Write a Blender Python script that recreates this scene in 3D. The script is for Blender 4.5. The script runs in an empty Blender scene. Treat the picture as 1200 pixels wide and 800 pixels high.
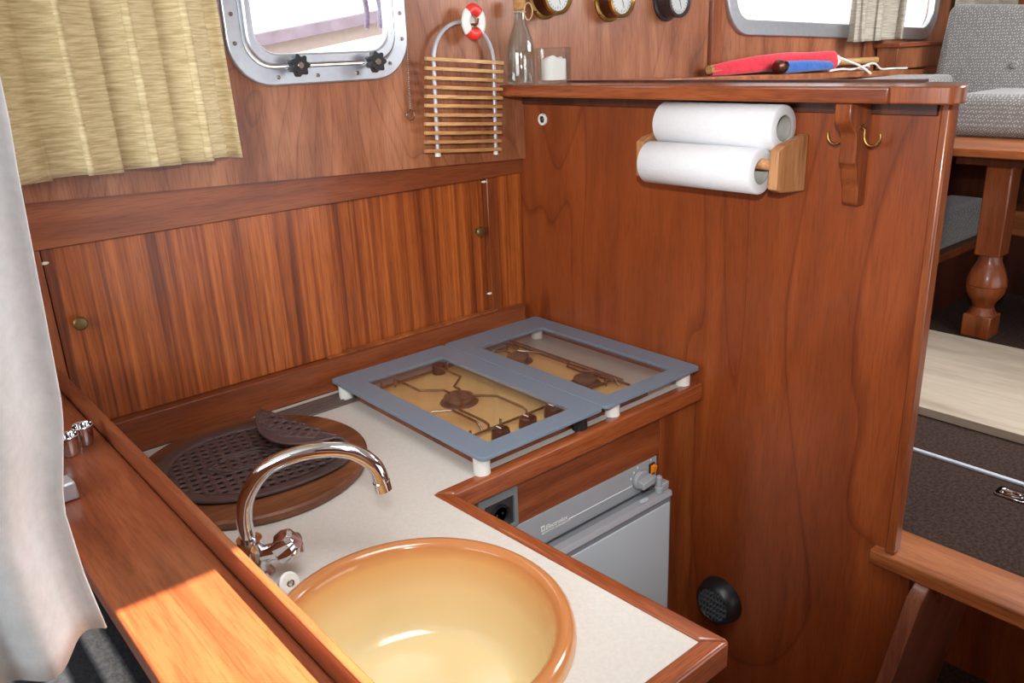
import bpy, bmesh, math, random
from mathutils import Vector, Matrix
random.seed(7)
D = bpy.data
SC = bpy.context.scene
COL = SC.collection
PI = math.pi

# ------------------------------------------------------------------ camera, light, exposure
R = [[0.7585987656, 0.2445073557, -0.6039404489],
     [-0.6503114288, 0.2268199062, -0.7250157072],
     [-0.0402859574, 0.9427453968, 0.3310712287]]
cam = D.objects.new('camera', D.cameras.new('camera'))
COL.objects.link(cam)
cam.matrix_world = Matrix(((R[0][0], R[0][1], R[0][2], 0.0), (R[1][0], R[1][1], R[1][2], 0.0),
                           (R[2][0], R[2][1], R[2][2], 1.5), (0, 0, 0, 1)))
cam.data.sensor_width = 36
cam.data.lens = 968.29 / 1200 * 36
cam.data.clip_start = 0.02
SC.camera = cam

world = D.worlds.new('world'); SC.world = world; world.use_nodes = True
bg = world.node_tree.nodes['Background']
bg.inputs[0].default_value = (0.93, 0.97, 1.0, 1)
bg.inputs[1].default_value = 2.2

def light(name, kind, loc, target, energy, color=(1, 1, 1), **kw):
    l = D.lights.new(name, kind); l.energy = energy; l.color = color
    for k, v in kw.items(): setattr(l, k, v)
    o = D.objects.new(name, l); COL.objects.link(o); o.location = loc
    d = Vector(target) - Vector(loc)
    o.rotation_euler = d.to_track_quat('-Z', 'Y').to_euler()
    return o
SUN = Vector((0.35, -0.55, 0.75))
light('sun', 'SUN', SUN * 5, (0, 0, 0), 34.0, (1.0, 0.90, 0.66), angle=0.009)
# added fill lamps for sink, bulkhead and saloon, then the camera's own flash
light('sink_fill_light', 'AREA', (0.42, 0.42, 1.93), (0.47, 0.72, 0.8), 2.7, (0.94, 0.98, 1.0), shape='RECTANGLE', size=0.6, size_y=0.6, spread=math.radians(80))  # added area lamp, narrowed onto the sink and worktop
light('left_fill_light', 'AREA', (-0.93, 0.75, 1.55), (1.2, 0.95, 1.25), 11.0, (0.92, 0.97, 1.0), shape='RECTANGLE', size=1.1, size_y=0.5)  # added lamp at the left, lights upper bulkhead, rug and curtain
light('saloon_fill_light', 'AREA', (2.3, 0.35, 1.93), (2.3, 0.9, 1.0), 34.0, (0.95, 0.98, 1.0), shape='RECTANGLE', size=1.0, size_y=0.8)  # added lamp that brightens the saloon from above
light('camera_flash', 'SPOT', (0.0, 0.0, 1.66), (1.10, 0.98, 1.46), 64.0, (0.96, 0.99, 1.0), spot_size=math.radians(80), spot_blend=0.9, shadow_soft_size=0.02)

vs = SC.view_settings
vs.view_transform = 'Standard'; vs.look = 'None'; vs.gamma = 1.0; vs.use_curve_mapping = False
vs.exposure = 0.14

# ------------------------------------------------------------------ materials
def lin(c):
    return tuple(((v / 255) / 12.92 if v / 255 < .04045 else ((v / 255 + .055) / 1.055) ** 2.4) for v in c)
def newmat(name):
    m = D.materials.new(name); m.use_nodes = True
    nt = m.node_tree
    return m, nt, nt.nodes['Principled BSDF']
def bsdf_set(b, col=None, rough=.5, metal=0, coat=0, spec=.5, sheen=0):
    if col is not None: b.inputs['Base Color'].default_value = (*col, 1)
    b.inputs['Roughness'].default_value = rough
    b.inputs['Metallic'].default_value = metal
    b.inputs['Coat Weight'].default_value = coat
    b.inputs['Coat Roughness'].default_value = .12
    b.inputs['Specular IOR Level'].default_value = spec
    b.inputs['Sheen Weight'].default_value = sheen
def N(nt, t, **kw):
    n = nt.nodes.new(t)
    for k, v in kw.items(): setattr(n, k, v)
    return n
def ramp(nt, stops):
    r = N(nt, 'ShaderNodeValToRGB'); e = r.color_ramp.elements
    e[0].position, e[0].color = stops[0][0], (*stops[0][1], 1)
    e[1].position, e[1].color = stops[-1][0], (*stops[-1][1], 1)
    for p, c in stops[1:-1]:
        x = e.new(p); x.color = (*c, 1)
    return r
def bump(nt, b, src, strength=.2, dist=.002):
    n = N(nt, 'ShaderNodeBump'); n.inputs['Strength'].default_value = strength; n.inputs['Distance'].default_value = dist
    nt.links.new(src, n.inputs['Height']); nt.links.new(n.outputs[0], b.inputs['Normal'])
def coords(nt, scale):
    tc = N(nt, 'ShaderNodeTexCoord'); mp = N(nt, 'ShaderNodeMapping')
    mp.inputs['Scale'].default_value = scale
    nt.links.new(tc.outputs['Object'], mp.inputs['Vector'])
    return mp.outputs[0]
def noise(nt, vec, scale=5, detail=4, rough=.55, dist=0):
    n = N(nt, 'ShaderNodeTexNoise'); n.inputs['Scale'].default_value = scale; n.inputs['Detail'].default_value = detail
    n.inputs['Roughness'].default_value = rough; n.inputs['Distortion'].default_value = dist
    nt.links.new(vec, n.inputs['Vector'])
    return n.outputs['Fac']
def plain(name, rgb, rough=.5, metal=0, coat=0, var=.06, spec=.5, scale=40, bmp=0):
    """one colour with a slight procedural unevenness"""
    m, nt, b = newmat(name); c = lin(rgb)
    bsdf_set(b, c, rough, metal, coat, spec)
    f = noise(nt, coords(nt, (1, 1, 1)), scale, 3)
    r = ramp(nt, [(.3, tuple(v * (1 - var) for v in c)), (.7, tuple(min(1, v * (1 + var)) for v in c))])
    nt.links.new(f, r.inputs[0]); nt.links.new(r.outputs[0], b.inputs['Base Color'])
    if bmp: bump(nt, b, f, bmp, .001)
    return m
def mul(nt, a, b_, fac):
    mx = N(nt, 'ShaderNodeMix', data_type='RGBA', blend_type='MULTIPLY'); mx.inputs[0].default_value = fac
    nt.links.new(a, mx.inputs[6]); nt.links.new(b_, mx.inputs[7])
    return mx.outputs[2]
def wood(name, dark, mid, light_, axis='z', scale=14, stretch=9, lines=0, rough=.32, coat=.35, pore=.45, contrast=.16, slant=0.0, linefac=.6, spec=.5):
    """grain runs along axis; lines>0 adds the contour figure of rotary-cut veneer"""
    m, nt, b = newmat(name); bsdf_set(b, None, rough, 0, coat, spec)
    s = [1.0, 1.0, 1.0]; s['xyz'.index(axis)] = 1.0 / stretch
    v = coords(nt, s)
    f = noise(nt, v, scale, 5, .6, .6)
    r = ramp(nt, [(.5 - contrast, lin(dark)), (.5, lin(mid)), (.5 + contrast, lin(light_))])
    nt.links.new(f, r.inputs[0]); out = r.outputs[0]
    s2 = [1.0, 1.0, 1.0]; s2['xyz'.index(axis)] = .05
    pf = noise(nt, coords(nt, s2), 420, 2, .6)
    pr = ramp(nt, [(.36, (.45, .38, .34)), (.52, (1, 1, 1))])
    nt.links.new(pf, pr.inputs[0]); out = mul(nt, out, pr.outputs[0], pore)
    if lines:
        s3 = [1.0, 1.0, 1.0]; s3['xyz'.index(axis)] = .28
        lf = noise(nt, coords(nt, s3), 2.6, 2, .45, .5)
        k = N(nt, 'ShaderNodeMath', operation='MULTIPLY'); k.inputs[1].default_value = lines
        nt.links.new(lf, k.inputs[0])
        fr = N(nt, 'ShaderNodeMath', operation='FRACT'); nt.links.new(k.outputs[0], fr.inputs[0])
        lr = ramp(nt, [(.0, (.42, .33, .28)), (.035, (.62, .53, .47)), (.10, (1, 1, 1)), (.75, (1, .99, .98)), (1, (.80, .74, .70))])
        nt.links.new(fr.outputs[0], lr.inputs[0]); out = mul(nt, out, lr.outputs[0], linefac)
        big = noise(nt, coords(nt, (1, 1, .6)), 3.2, 2, .5)
        br = ramp(nt, [(.3, (.8, .76, .74)), (.65, (1.08, 1.08, 1.06))])
        nt.links.new(big, br.inputs[0]); out = mul(nt, out, br.outputs[0], .7)
    nt.links.new(out, b.inputs['Base Color'])
    bump(nt, b, pf, .06, .0006)
    return m
def fabric(name, a, c, scale, weave='dots', rough=.9):
    m, nt, b = newmat(name); bsdf_set(b, None, rough, 0, 0, .2, .3)
    if weave == 'dots':
        vo = N(nt, 'ShaderNodeTexVoronoi'); vo.inputs['Scale'].default_value = scale; vo.inputs['Randomness'].default_value = .3
        cv = coords(nt, (1, 1, 1)); cv.node.inputs['Rotation'].default_value = (.62, .45, .3); nt.links.new(cv, vo.inputs['Vector']); f = vo.outputs['Distance']
        r = ramp(nt, [(.18, lin(c)), (.42, lin(a))])
    elif weave == 'streak':
        f = noise(nt, coords(nt, (.08, .08, 1)), scale, 3, .6); r = ramp(nt, [(.36, lin(a)), (.66, lin(c))])
    else:
        f = noise(nt, coords(nt, (1, 1, 1)), scale, 5, .7); r = ramp(nt, [(.35, lin(a)), (.65, lin(c))])
    nt.links.new(f, r.inputs[0]); nt.links.new(r.outputs[0], b.inputs['Base Color'])
    bump(nt, b, f, .18, .0008)
    return m
def glass(name, tint=(1, 1, 1), gloss=.10, rough=.02):
    m, nt, b = newmat(name); nt.nodes.remove(b)
    t = N(nt, 'ShaderNodeBsdfTransparent'); t.inputs[0].default_value = (*tint, 1)
    g = N(nt, 'ShaderNodeBsdfGlossy'); g.inputs['Roughness'].default_value = rough
    lw = N(nt, 'ShaderNodeLayerWeight'); lw.inputs[0].default_value = .25
    k = N(nt, 'ShaderNodeMath', operation='MULTIPLY_ADD'); k.inputs[1].default_value = .26; k.inputs[2].default_value = gloss * .4
    nt.links.new(lw.outputs['Fresnel'], k.inputs[0])
    mx = N(nt, 'ShaderNodeMixShader'); nt.links.new(k.outputs[0], mx.inputs[0])
    nt.links.new(t.outputs[0], mx.inputs[1]); nt.links.new(g.outputs[0], mx.inputs[2])
    nt.links.new(mx.outputs[0], nt.nodes['Material Output'].inputs[0])
    return m

M = {}
M['bulk'] = wood('bulkhead_veneer', (124, 58, 23), (140, 67, 28), (154, 79, 35), 'z', 16, 7, lines=11, linefac=.65, rough=.36, coat=.2, contrast=.22, pore=.35)
M['upper'] = wood('upper_wall_veneer', (126, 70, 42), (158, 97, 64), (178, 118, 84), 'z', 13, 5, lines=22, linefac=.6, rough=.36, coat=.2)
M['sapele'] = wood('sapele_stripe', (108, 47, 17), (158, 79, 30), (188, 103, 45), 'z', 62, 60, contrast=.14, rough=.36, coat=.2)
M['rail'] = wood('mahogany_rail', (118, 57, 28), (140, 72, 38), (156, 87, 48), 'x', 18, 10, rough=.36, coat=.2)
M['post'] = wood('mahogany_post', (112, 53, 23), (136, 68, 31), (154, 84, 40), 'z', 22, 10, rough=.34, coat=.25)
M['raily'] = wood('mahogany_trim', (116, 55, 27), (146, 74, 38), (164, 90, 50), 'y', 22, 12, rough=.25, coat=.5)
M['railx'] = wood('mahogany_edge', (116, 55, 27), (146, 74, 38), (164, 90, 50), 'x', 22, 12, rough=.25, coat=.5)
M['ledge'] = wood('ledge_mahogany', (106, 52, 30), (130, 67, 40), (148, 83, 52), 'y', 20, 8, rough=.3, coat=.4)
M['darkwood'] = wood('dark_mahogany', (54, 22, 12), (74, 32, 18), (92, 44, 24), 'z', 18, 8, rough=.35, coat=.3)
M['flapwood'] = wood('flap_mahogany', (108, 58, 40), (130, 74, 52), (148, 90, 64), 'z', 22, 8, rough=.4, coat=.2)
M['floorwood'] = wood('dark_floor_wood', (60, 28, 16), (84, 42, 24), (100, 54, 32), 'y', 18, 8)
M['sill'] = wood('sill_wood', (124, 66, 34), (160, 92, 50), (182, 112, 66), 'y', 24, 12, rough=.3, coat=.3)
M['beech'] = wood('beech', (176, 122, 76), (198, 144, 96), (214, 164, 116), 'x', 30, 8, rough=.5, coat=0)
M['beechy'] = wood('beech_holder', (160, 108, 66), (184, 130, 84), (202, 150, 102), 'z', 30, 8, rough=.5, coat=0)
M['slat'] = wood('light_slat', (176, 124, 70), (204, 154, 98), (222, 178, 124), 'x', 30, 10, rough=.55, coat=0)
M['board'] = wood('board_wood', (86, 48, 28), (112, 66, 40), (136, 84, 52), 'x', 26, 9, rough=.45, coat=.1)
M['ply'] = wood('raw_plywood', (160, 146, 128), (178, 164, 146), (190, 178, 160), 'y', 12, 8, rough=.8, coat=0, pore=.15)
M['pole'] = wood('staff_wood', (166, 124, 74), (196, 154, 100), (212, 174, 122), 'x', 40, 8, rough=.5, coat=0)
M['counter'] = plain('cream_laminate', (206, 200, 192), .42, var=.05, scale=220)
M['alu'] = plain('brushed_aluminium', (206, 212, 220), .34, metal=.85, var=.05, scale=80)
M['alubright'] = plain('bright_aluminium', (214, 222, 236), .4, metal=.25, var=.03)
M['alurod'] = plain('aluminium_rod', (196, 198, 204), .42, metal=.6)
M['chrome'] = plain('chrome', (225, 226, 230), .07, metal=1, var=.01)
M['steel'] = plain('steel_wire', (150, 134, 120), .25, metal=.9, var=.08)
M['brass'] = plain('brass', (172, 136, 78), .3, metal=1, var=.08)
M['oldbrass'] = plain('aged_brass', (130, 110, 70), .42, metal=.8, var=.15)
M['copper'] = plain('dark_bronze', (92, 56, 40), .3, metal=.7, var=.1)
M['gunmetal'] = plain('gunmetal', (74, 68, 70), .35, metal=.6, var=.1)
M['dial'] = plain('dial_white', (236, 236, 230), .5, var=.01)
M['ink'] = plain('ink_black', (30, 30, 32), .6, var=.05)
M['blackpl'] = plain('black_plastic', (26, 27, 30), .35, var=.1)
M['brownpl'] = plain('brown_plastic', (64, 38, 30), .35, var=.1)
M['grille'] = plain('grille_grey', (84, 88, 92), .45, var=.05)
M['whitepl'] = plain('white_plastic', (232, 232, 226), .4, var=.02)
M['paper'] = plain('kitchen_paper', (226, 227, 230), .95, var=.02, scale=160, bmp=.5)
M['cardboard'] = plain('cardboard_core', (168, 164, 156), .9)
M['lidgrey'] = plain('blue_grey_enamel', (116, 132, 148), .3, var=.02, coat=.2)
M['amber'] = plain('amber_enamel', (236, 200, 140), .22, var=.07, coat=.4, scale=9)
M['burner'] = plain('burner_cap', (112, 92, 80), .55, metal=.3, var=.2)
M['fgrey'] = plain('fridge_grey', (156, 158, 162), .45, var=.02)
M['fdark'] = plain('fridge_dark_grey', (128, 131, 136), .45, var=.02)
M['fpanel'] = plain('fridge_panel', (190, 199, 205), .38, var=.03, scale=6)
M['orange'] = plain('orange_plastic', (244, 142, 22), .35, var=.03)
M['sockgrey'] = plain('socket_grey', (116, 120, 122), .4, var=.04)
M['mat'] = plain('brown_rubber', (82, 64, 62), .5, var=.12, scale=60)
M['strip'] = plain('brown_ribbed_plastic', (104, 88, 84), .45, var=.08)
M['red'] = fabric('red_flag', (196, 34, 54), (222, 52, 70), 60, 'noise')
M['blue'] = fabric('blue_flag', (38, 84, 160), (58, 108, 190), 60, 'noise')
M['rope'] = fabric('white_rope', (214, 212, 206), (236, 234, 228), 160, 'noise')
M['darkrope'] = fabric('grey_mooring_rope', (128, 118, 146), (170, 162, 186), 160, 'noise')
M['twine'] = fabric('twine', (190, 160, 110), (216, 190, 142), 120, 'noise')
M['beige'] = fabric('beige_curtain', (190, 169, 124), (230, 214, 172), 330, 'streak')
M['white'] = fabric('white_curtain', (214, 221, 224), (226, 232, 235), 90, 'noise')
M['greycurt'] = fabric('grey_curtain', (150, 142, 128), (190, 182, 168), 330, 'streak')
M['cushion'] = fabric('grey_dotted_upholstery', (116, 114, 112), (186, 184, 182), 170, 'dots')
M['carpet'] = fabric('brown_carpet', (38, 27, 23), (76, 58, 51), 150, 'noise', .95)
M['carpet'].node_tree.nodes['Principled BSDF'].inputs['Sheen Weight'].default_value = 0
M['wax'] = plain('candle_wax', (238, 236, 226), .5, var=.02)
M['lifered'] = plain('lifebuoy_red', (222, 52, 44), .4)
M['cork'] = fabric('cork', (160, 112, 66), (196, 146, 96), 120, 'noise')
M['bottle'] = glass('pale_green_glass', (.93, .97, .96), .2, .06)
M['clear'] = glass('clear_glass', (.96, .97, .98), .08)
M['lidglass'] = glass('tinted_lid_glass', (.99, .98, .965), .05)
M['pane'] = glass('acrylic_window_pane', (.97, .98, 1.0), .06)
M['ceil'] = plain('white_ceiling', (232, 230, 224), .7)
M['hull'] = plain('neighbour_hull', (196, 178, 164), .6)
M['hullband'] = plain('weathered_rubbing_strake', (66, 58, 76), .7, var=.3, scale=14)
M['tealight'] = plain('lampglass', (240, 226, 150), .3)
M['sealant'] = plain('white_sealant', (236, 234, 228), .6)

# sink: amber glaze that is browner on its rim than in the bowl
m, nt, b = newmat('amber_sink'); bsdf_set(b, None, .14, 0, .5)
sz = N(nt, 'ShaderNodeSeparateXYZ'); tc = N(nt, 'ShaderNodeTexCoord'); nt.links.new(tc.outputs['Object'], sz.inputs[0])
rr = ramp(nt, [(.0, lin((236, 216, 164))), (.5, lin((234, 204, 150))), (.82, lin((224, 170, 108))), (.94, lin((198, 130, 76))), (1.0, lin((190, 122, 70)))])
mr = N(nt, 'ShaderNodeMapRange'); mr.inputs[1].default_value = 0.0; mr.inputs[2].default_value = .124
nt.links.new(sz.outputs[2], mr.inputs[0]); nt.links.new(mr.outputs[0], rr.inputs[0]); nt.links.new(rr.outputs[0], b.inputs['Base Color'])
M['sink'] = m
# woven dark rug with stripes
m, nt, b = newmat('grey_striped_rug'); bsdf_set(b, None, .95, 0, 0, .1)
wv = N(nt, 'ShaderNodeTexWave'); wv.inputs['Scale'].default_value = 7; wv.inputs['Distortion'].default_value = .6
mpv = coords(nt, (1, .6, 1)); nt.links.new(mpv, wv.inputs['Vector'])
rr = ramp(nt, [(.35, lin((44, 44, 48))), (.55, lin((92, 94, 98))), (.8, lin((150, 150, 148)))])
nt.links.new(wv.outputs['Fac'], rr.inputs[0]); fz = noise(nt, coords(nt, (1, 1, 1)), 160, 4)
rz = ramp(nt, [(.3, (.5, .5, .5)), (.7, (1, 1, 1))]); nt.links.new(fz, rz.inputs[0])
nt.links.new(mul(nt, rr.outputs[0], rz.outputs[0], .8), b.inputs['Base Color']); bump(nt, b, fz, .6, .003)
M['rug'] = m

# ------------------------------------------------------------------ mesh helpers
class MB:
    def __init__(s): s.v = []; s.f = []
    def add(s, v, f):
        o = len(s.v); s.v += [tuple(p) for p in v]; s.f += [tuple(i + o for i in q) for q in f]; return s
    def box(s, x0, x1, y0, y1, z0, z1):
        return s.add([(x0, y0, z0), (x1, y0, z0), (x1, y1, z0), (x0, y1, z0), (x0, y0, z1), (x1, y0, z1), (x1, y1, z1), (x0, y1, z1)],
                     [(0, 3, 2, 1), (4, 5, 6, 7), (0, 1, 5, 4), (1, 2, 6, 5), (2, 3, 7, 6), (3, 0, 4, 7)])
    def hexa(s, bot, top):
        return s.add(list(bot) + list(top), [(3, 2, 1, 0), (4, 5, 6, 7), (0, 1, 5, 4), (1, 2, 6, 5), (2, 3, 7, 6), (3, 0, 4, 7)])
    def prism(s, poly, axis, lo, hi):
        """poly: 2D points in the two other axes (x->(y,z), y->(x,z), z->(x,y))"""
        def p3(p, t): return {'x': (t, p[0], p[1]), 'y': (p[0], t, p[1]), 'z': (p[0], p[1], t)}[axis]
        n = len(poly)
        return s.add([p3(p, lo) for p in poly] + [p3(p, hi) for p in poly],
                     [tuple(range(n - 1, -1, -1)), tuple(range(n, 2 * n))] + [(i, (i + 1) % n, n + (i + 1) % n, n + i) for i in range(n)])
    def lathe(s, prof, c, axis='z', seg=32, sc=(1, 1)):
        """prof: (radius, height) list; closed at radius 0"""
        fr = {'z': ((1, 0, 0), (0, 1, 0), (0, 0, 1)), 'x': ((0, 1, 0), (0, 0, 1), (1, 0, 0)), 'y': ((0, 0, 1), (1, 0, 0), (0, 1, 0))}
        if isinstance(axis, str): a, b_, n = (Vector(q) for q in fr[axis])
        else:
            n = Vector(axis).normalized(); a = n.orthogonal().normalized(); b_ = n.cross(a)
        c = Vector(c); vs_, fs = [], []
        for r, h in prof:
            for k in range(seg):
                t = 2 * PI * k / seg
                vs_.append(c + a * (r * math.cos(t) * sc[0]) + b_ * (r * math.sin(t) * sc[1]) + n * h)
        for i in range(len(prof) - 1):
            for k in range(seg):
                fs.append((i * seg + k, i * seg + (k + 1) % seg, (i + 1) * seg + (k + 1) % seg, (i + 1) * seg + k))
        if prof[0][0] > 1e-6 and prof[0] != prof[-1]: pass
        return s.add(vs_, fs)
    def tube(s, pts, r, seg=10, closed=False, caps=True):
        pts = [Vector(p) for p in pts]; n = len(pts); rs = r if isinstance(r, (list, tuple)) else [r] * n
        vs_, fs = [], []; up = None
        for i, p in enumerate(pts):
            t = (pts[(i + 1) % n] - pts[i - 1]) if closed else (pts[min(i + 1, n - 1)] - pts[max(i - 1, 0)])
            t.normalize()
            if up is None: up = t.orthogonal().normalized()
            else:
                up = up - t * up.dot(t); up.normalize()
            w = t.cross(up)
            for k in range(seg):
                a = 2 * PI * k / seg
                vs_.append(p + (up * math.cos(a) + w * math.sin(a)) * rs[i])
        m_ = n if closed else n - 1
        for i in range(m_):
            j = (i + 1) % n
            for k in range(seg): fs.append((i * seg + k, i * seg + (k + 1) % seg, j * seg + (k + 1) % seg, j * seg + k))
        if caps and not closed:
            fs.append(tuple(range(seg - 1, -1, -1))); fs.append(tuple(range((n - 1) * seg, n * seg)))
        return s.add(vs_, fs)
    def grid(s, fn, nu, nv):
        vs_ = [fn(i / nu, j / nv) for i in range(nu + 1) for j in range(nv + 1)]
        return s.add(vs_, [(i * (nv + 1) + j, (i + 1) * (nv + 1) + j, (i + 1) * (nv + 1) + j + 1, i * (nv + 1) + j + 1) for i in range(nu) for j in range(nv)])
    def plate(s, outer, holes, axis, lo, hi):
        """flat plate with holes"""
        def p3(p, t): return {'x': (t, p[0], p[1]), 'y': (p[0], t, p[1]), 'z': (p[0], p[1], t)}[axis]
        bm = bmesh.new()
        for lp in [outer] + holes:
            q = [bm.verts.new(p3(p, lo)) for p in lp]
            for i in range(len(q)): bm.edges.new((q[i], q[(i + 1) % len(q)]))
        bmesh.ops.triangle_fill(bm, use_beauty=True, use_dissolve=False, edges=bm.edges[:])
        g = bmesh.ops.extrude_face_region(bm, geom=bm.faces[:])
        d = {'x': (hi - lo, 0, 0), 'y': (0, hi - lo, 0), 'z': (0, 0, hi - lo)}[axis]
        bmesh.ops.translate(bm, vec=d, verts=[e for e in g['geom'] if isinstance(e, bmesh.types.BMVert)])
        bm.verts.index_update()
        s.add([v.co[:] for v in bm.verts], [tuple(v.index for v in f.verts) for f in bm.faces]); bm.free()
        return s

def rrect(x0, x1, z0, z1, r, n=8):
    out = []
    for cx, cz, a0 in ((x1 - r, z1 - r, 0), (x0 + r, z1 - r, 90), (x0 + r, z0 + r, 180), (x1 - r, z0 + r, 270)):
        for k in range(n + 1):
            a = math.radians(a0 + 90 * k / n); out.append((cx + r * math.cos(a), cz + r * math.sin(a)))
    return out
def circ(cx, cy, r, n=48, sx=1, sy=1): return [(cx + r * sx * math.cos(2 * PI * k / n), cy + r * sy * math.sin(2 * PI * k / n)) for k in range(n)]

def obj(name, mb, mat, parent=None, bevel=0, smooth=35, solid=0, origin=None, segs=2, sub=0):
    """one mesh object; geometry is given in world coordinates"""
    if parent is not None: org = Vector(parent['_o'])
    elif origin is not None: org = Vector(origin)
    else:
        xs = [p[0] for p in mb.v]; ys = [p[1] for p in mb.v]; zs = [p[2] for p in mb.v]
        org = Vector(((min(xs) + max(xs)) / 2, (min(ys) + max(ys)) / 2, min(zs)))
    me = D.meshes.new(name)
    me.from_pydata([tuple(Vector(p) - org) for p in mb.v], [], mb.f)
    bm = bmesh.new(); bm.from_mesh(me)
    bmesh.ops.remove_doubles(bm, verts=bm.verts, dist=1e-6)
    bmesh.ops.recalc_face_normals(bm, faces=bm.faces); bm.to_mesh(me); bm.free()
    if smooth:
        me.polygons.foreach_set('use_smooth', [True] * len(me.polygons))
        me.set_sharp_from_angle(angle=math.radians(smooth))
    me.materials.append(mat)
    o = D.objects.new(name, me); COL.objects.link(o)
    if parent is not None: o.parent = parent
    else: o.location = org
    o['_o'] = tuple(org)
    if solid:
        k = o.modifiers.new('solid', 'SOLIDIFY'); k.thickness = solid; k.offset = 0
    if bevel:
        k = o.modifiers.new('bevel', 'BEVEL'); k.width = bevel; k.segments = segs; k.limit_method = 'ANGLE'; k.angle_limit = math.radians(40)
    if sub:
        k = o.modifiers.new('sub', 'SUBSURF'); k.levels = sub; k.render_levels = sub
    return o
def thing(name, loc, label, cat, group=None):
    o = D.objects.new(name, None); COL.objects.link(o); o.location = loc; o['_o'] = tuple(loc); o.empty_display_size = .05
    return tag(o, label, cat, group)
def tag(o, label=None, cat=None, group=None, kind=None):
    if label: o['label'] = label
    if cat: o['category'] = cat
    if group: o['group'] = group
    if kind: o['kind'] = kind
    return o
def struct(name, mb, mat, label=None, **kw):
    o = obj(name, mb, mat, **kw); o['kind'] = 'structure'
    if label: o['label'] = label
    return o
def disc_profile(r, h0, h1, bev=.001): return [(0, h0), (r - bev, h0), (r, h0 + bev), (r, h1 - bev), (r - bev, h1), (0, h1)]
def arc_pts(c, u, w, r, a0, a1, n):
    c, u, w = Vector(c), Vector(u), Vector(w)
    return [c + (u * math.cos(math.radians(a0 + (a1 - a0) * k / n)) + w * math.sin(math.radians(a0 + (a1 - a0) * k / n))) * r for k in range(n + 1)]
def spline(pts, per=8):
    pts = [Vector(p) for p in pts]; out = []
    for i in range(len(pts) - 1):
        p0, p1, p2, p3 = pts[max(i - 1, 0)], pts[i], pts[i + 1], pts[min(i + 2, len(pts) - 1)]
        for k in range(per):
            t = k / per
            out.append(.5 * ((2 * p1) + (p2 - p0) * t + (2 * p0 - 5 * p1 + 4 * p2 - p3) * t * t + (3 * p1 - p0 - 3 * p2 + p3) * t ** 3))
    return out + [pts[-1]]

# ------------------------------------------------------------------ the setting
ZC = .88           # worktop height
YW = 1.395         # back wall face
XB = 1.2245        # bulkhead face
ZS = .69           # saloon floor
struct('floor', MB().box(-1.0, 1.645, -1.0, 1.5, -.02, 0), M['floorwood'], 'dark wooden galley floor')
win1 = rrect(.594, .914, 1.480, 1.80, .055)
def w2(u): return 1.530 - (u - 1.95) * .034
win2 = [(2.02, w2(2.02)), (3.02, w2(3.02))]
win2 = []
for cx, cz, a0 in ((3.05, 1.72, 0), (2.03, 1.75, 90), (2.03, w2(2.03) + .09, 180), (3.05, w2(3.05) + .09, 270)):
    for k in range(9):
        a = math.radians(a0 + 90 * k / 8); win2.append((cx + .075 * math.cos(a), cz + .075 * math.sin(a)))
outl = [(-1.0, 1.327), (.02, 1.327), (1.2240, 1.2755), (1.2240, 1.4112), (1.2500, 1.4112), (1.2500, .66), (3.65, .66), (3.65, 1.97), (-1.0, 1.97)]
struct('wall_back', MB().plate(outl, [win1, win2], 'y', YW, YW + .018), M['upper'], 'varnished upper cabin side wall with two windows', smooth=0)
struct('wall_back', MB().box(-1.0, 1.2495, 1.46, 1.48, 0, 1.33).box(-1.0, 1.2495, 1.4135, 1.48, 1.33, 1.345), M['darkwood'], 'hull lining behind the locker')  # top strip is unseen, added to stop light leaking in behind the doors
struct('wall_right', MB().box(XB, XB + .025, .512, 1.459, 0, 1.411).box(XB, XB + .025, .472, .512, 0, .663), M['bulk'], 'half height varnished mahogany bulkhead between galley and saloon', smooth=0)
struct('wall_left', MB().box(-1.02, -1.0, -1.0, 1.48, 0, 1.30).box(-1.02, -1.0, -1.0, 1.48, 1.80, 1.97).box(-1.02, -1.0, -1.0, .2, 1.30, 1.80).box(-1.02, -1.0, 1.3, 1.48, 1.30, 1.80), M['upper'], 'wooden cabin wall beside the berth with an opening added to let daylight in', smooth=0)  # opening added so daylight reaches the rug and upper bulkhead
struct('wall_far', MB().box(3.65, 3.67, -1.0, 1.48, .4, 1.97), M['upper'], 'wooden wall at the far end of the saloon', smooth=0)
struct('floor', MB().box(1.30, 3.65, -1.0, YW, ZS - .03, ZS - .004), M['carpet'], 'raised saloon floor covered in dark brown carpet', smooth=0)
struct('floor', MB().box(1.27, 1.645, -.2, .9, 0.0, .2), M['carpet'], 'carpeted low step floor below the sill', smooth=0)
struct('wall_front', MB().box(1.645, 1.66, -1.0, 1.2, .2, ZS - .035), M['post'], 'dark red riser panel under the saloon floor', smooth=0)
struct('wall_aft', MB().box(-1.0, .85, -1.02, -1.0, 0, 1.97).box(2.7, 3.65, -1.02, -1.0, 0, 1.97).box(.85, 2.7, -1.02, -1.0, 0, .5).box(.85, 2.7, -1.02, -1.0, 1.4, 1.97), M['upper'], 'wooden wall behind the galley, added to block daylight except at the companionway opening', smooth=0)  # unseen wall, added to keep daylight off the lower bulkhead
# unseen roof; its hatch slot is shaped so sun lands only on the ledge
hx0, hx1, hy = .552, .680, .035
ce = MB().box(-1.02, hx0, -1.0, 1.48, 1.97, 2.0).box(hx1, 3.67, -1.0, 1.48, 1.97, 2.0).box(hx0, hx1, hy, 1.48, 1.97, 2.0)
struct('ceiling', ce, M['ceil'], 'white cabin roof with a hatch slot shaped to let sun onto the ledge only', smooth=0)

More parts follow.
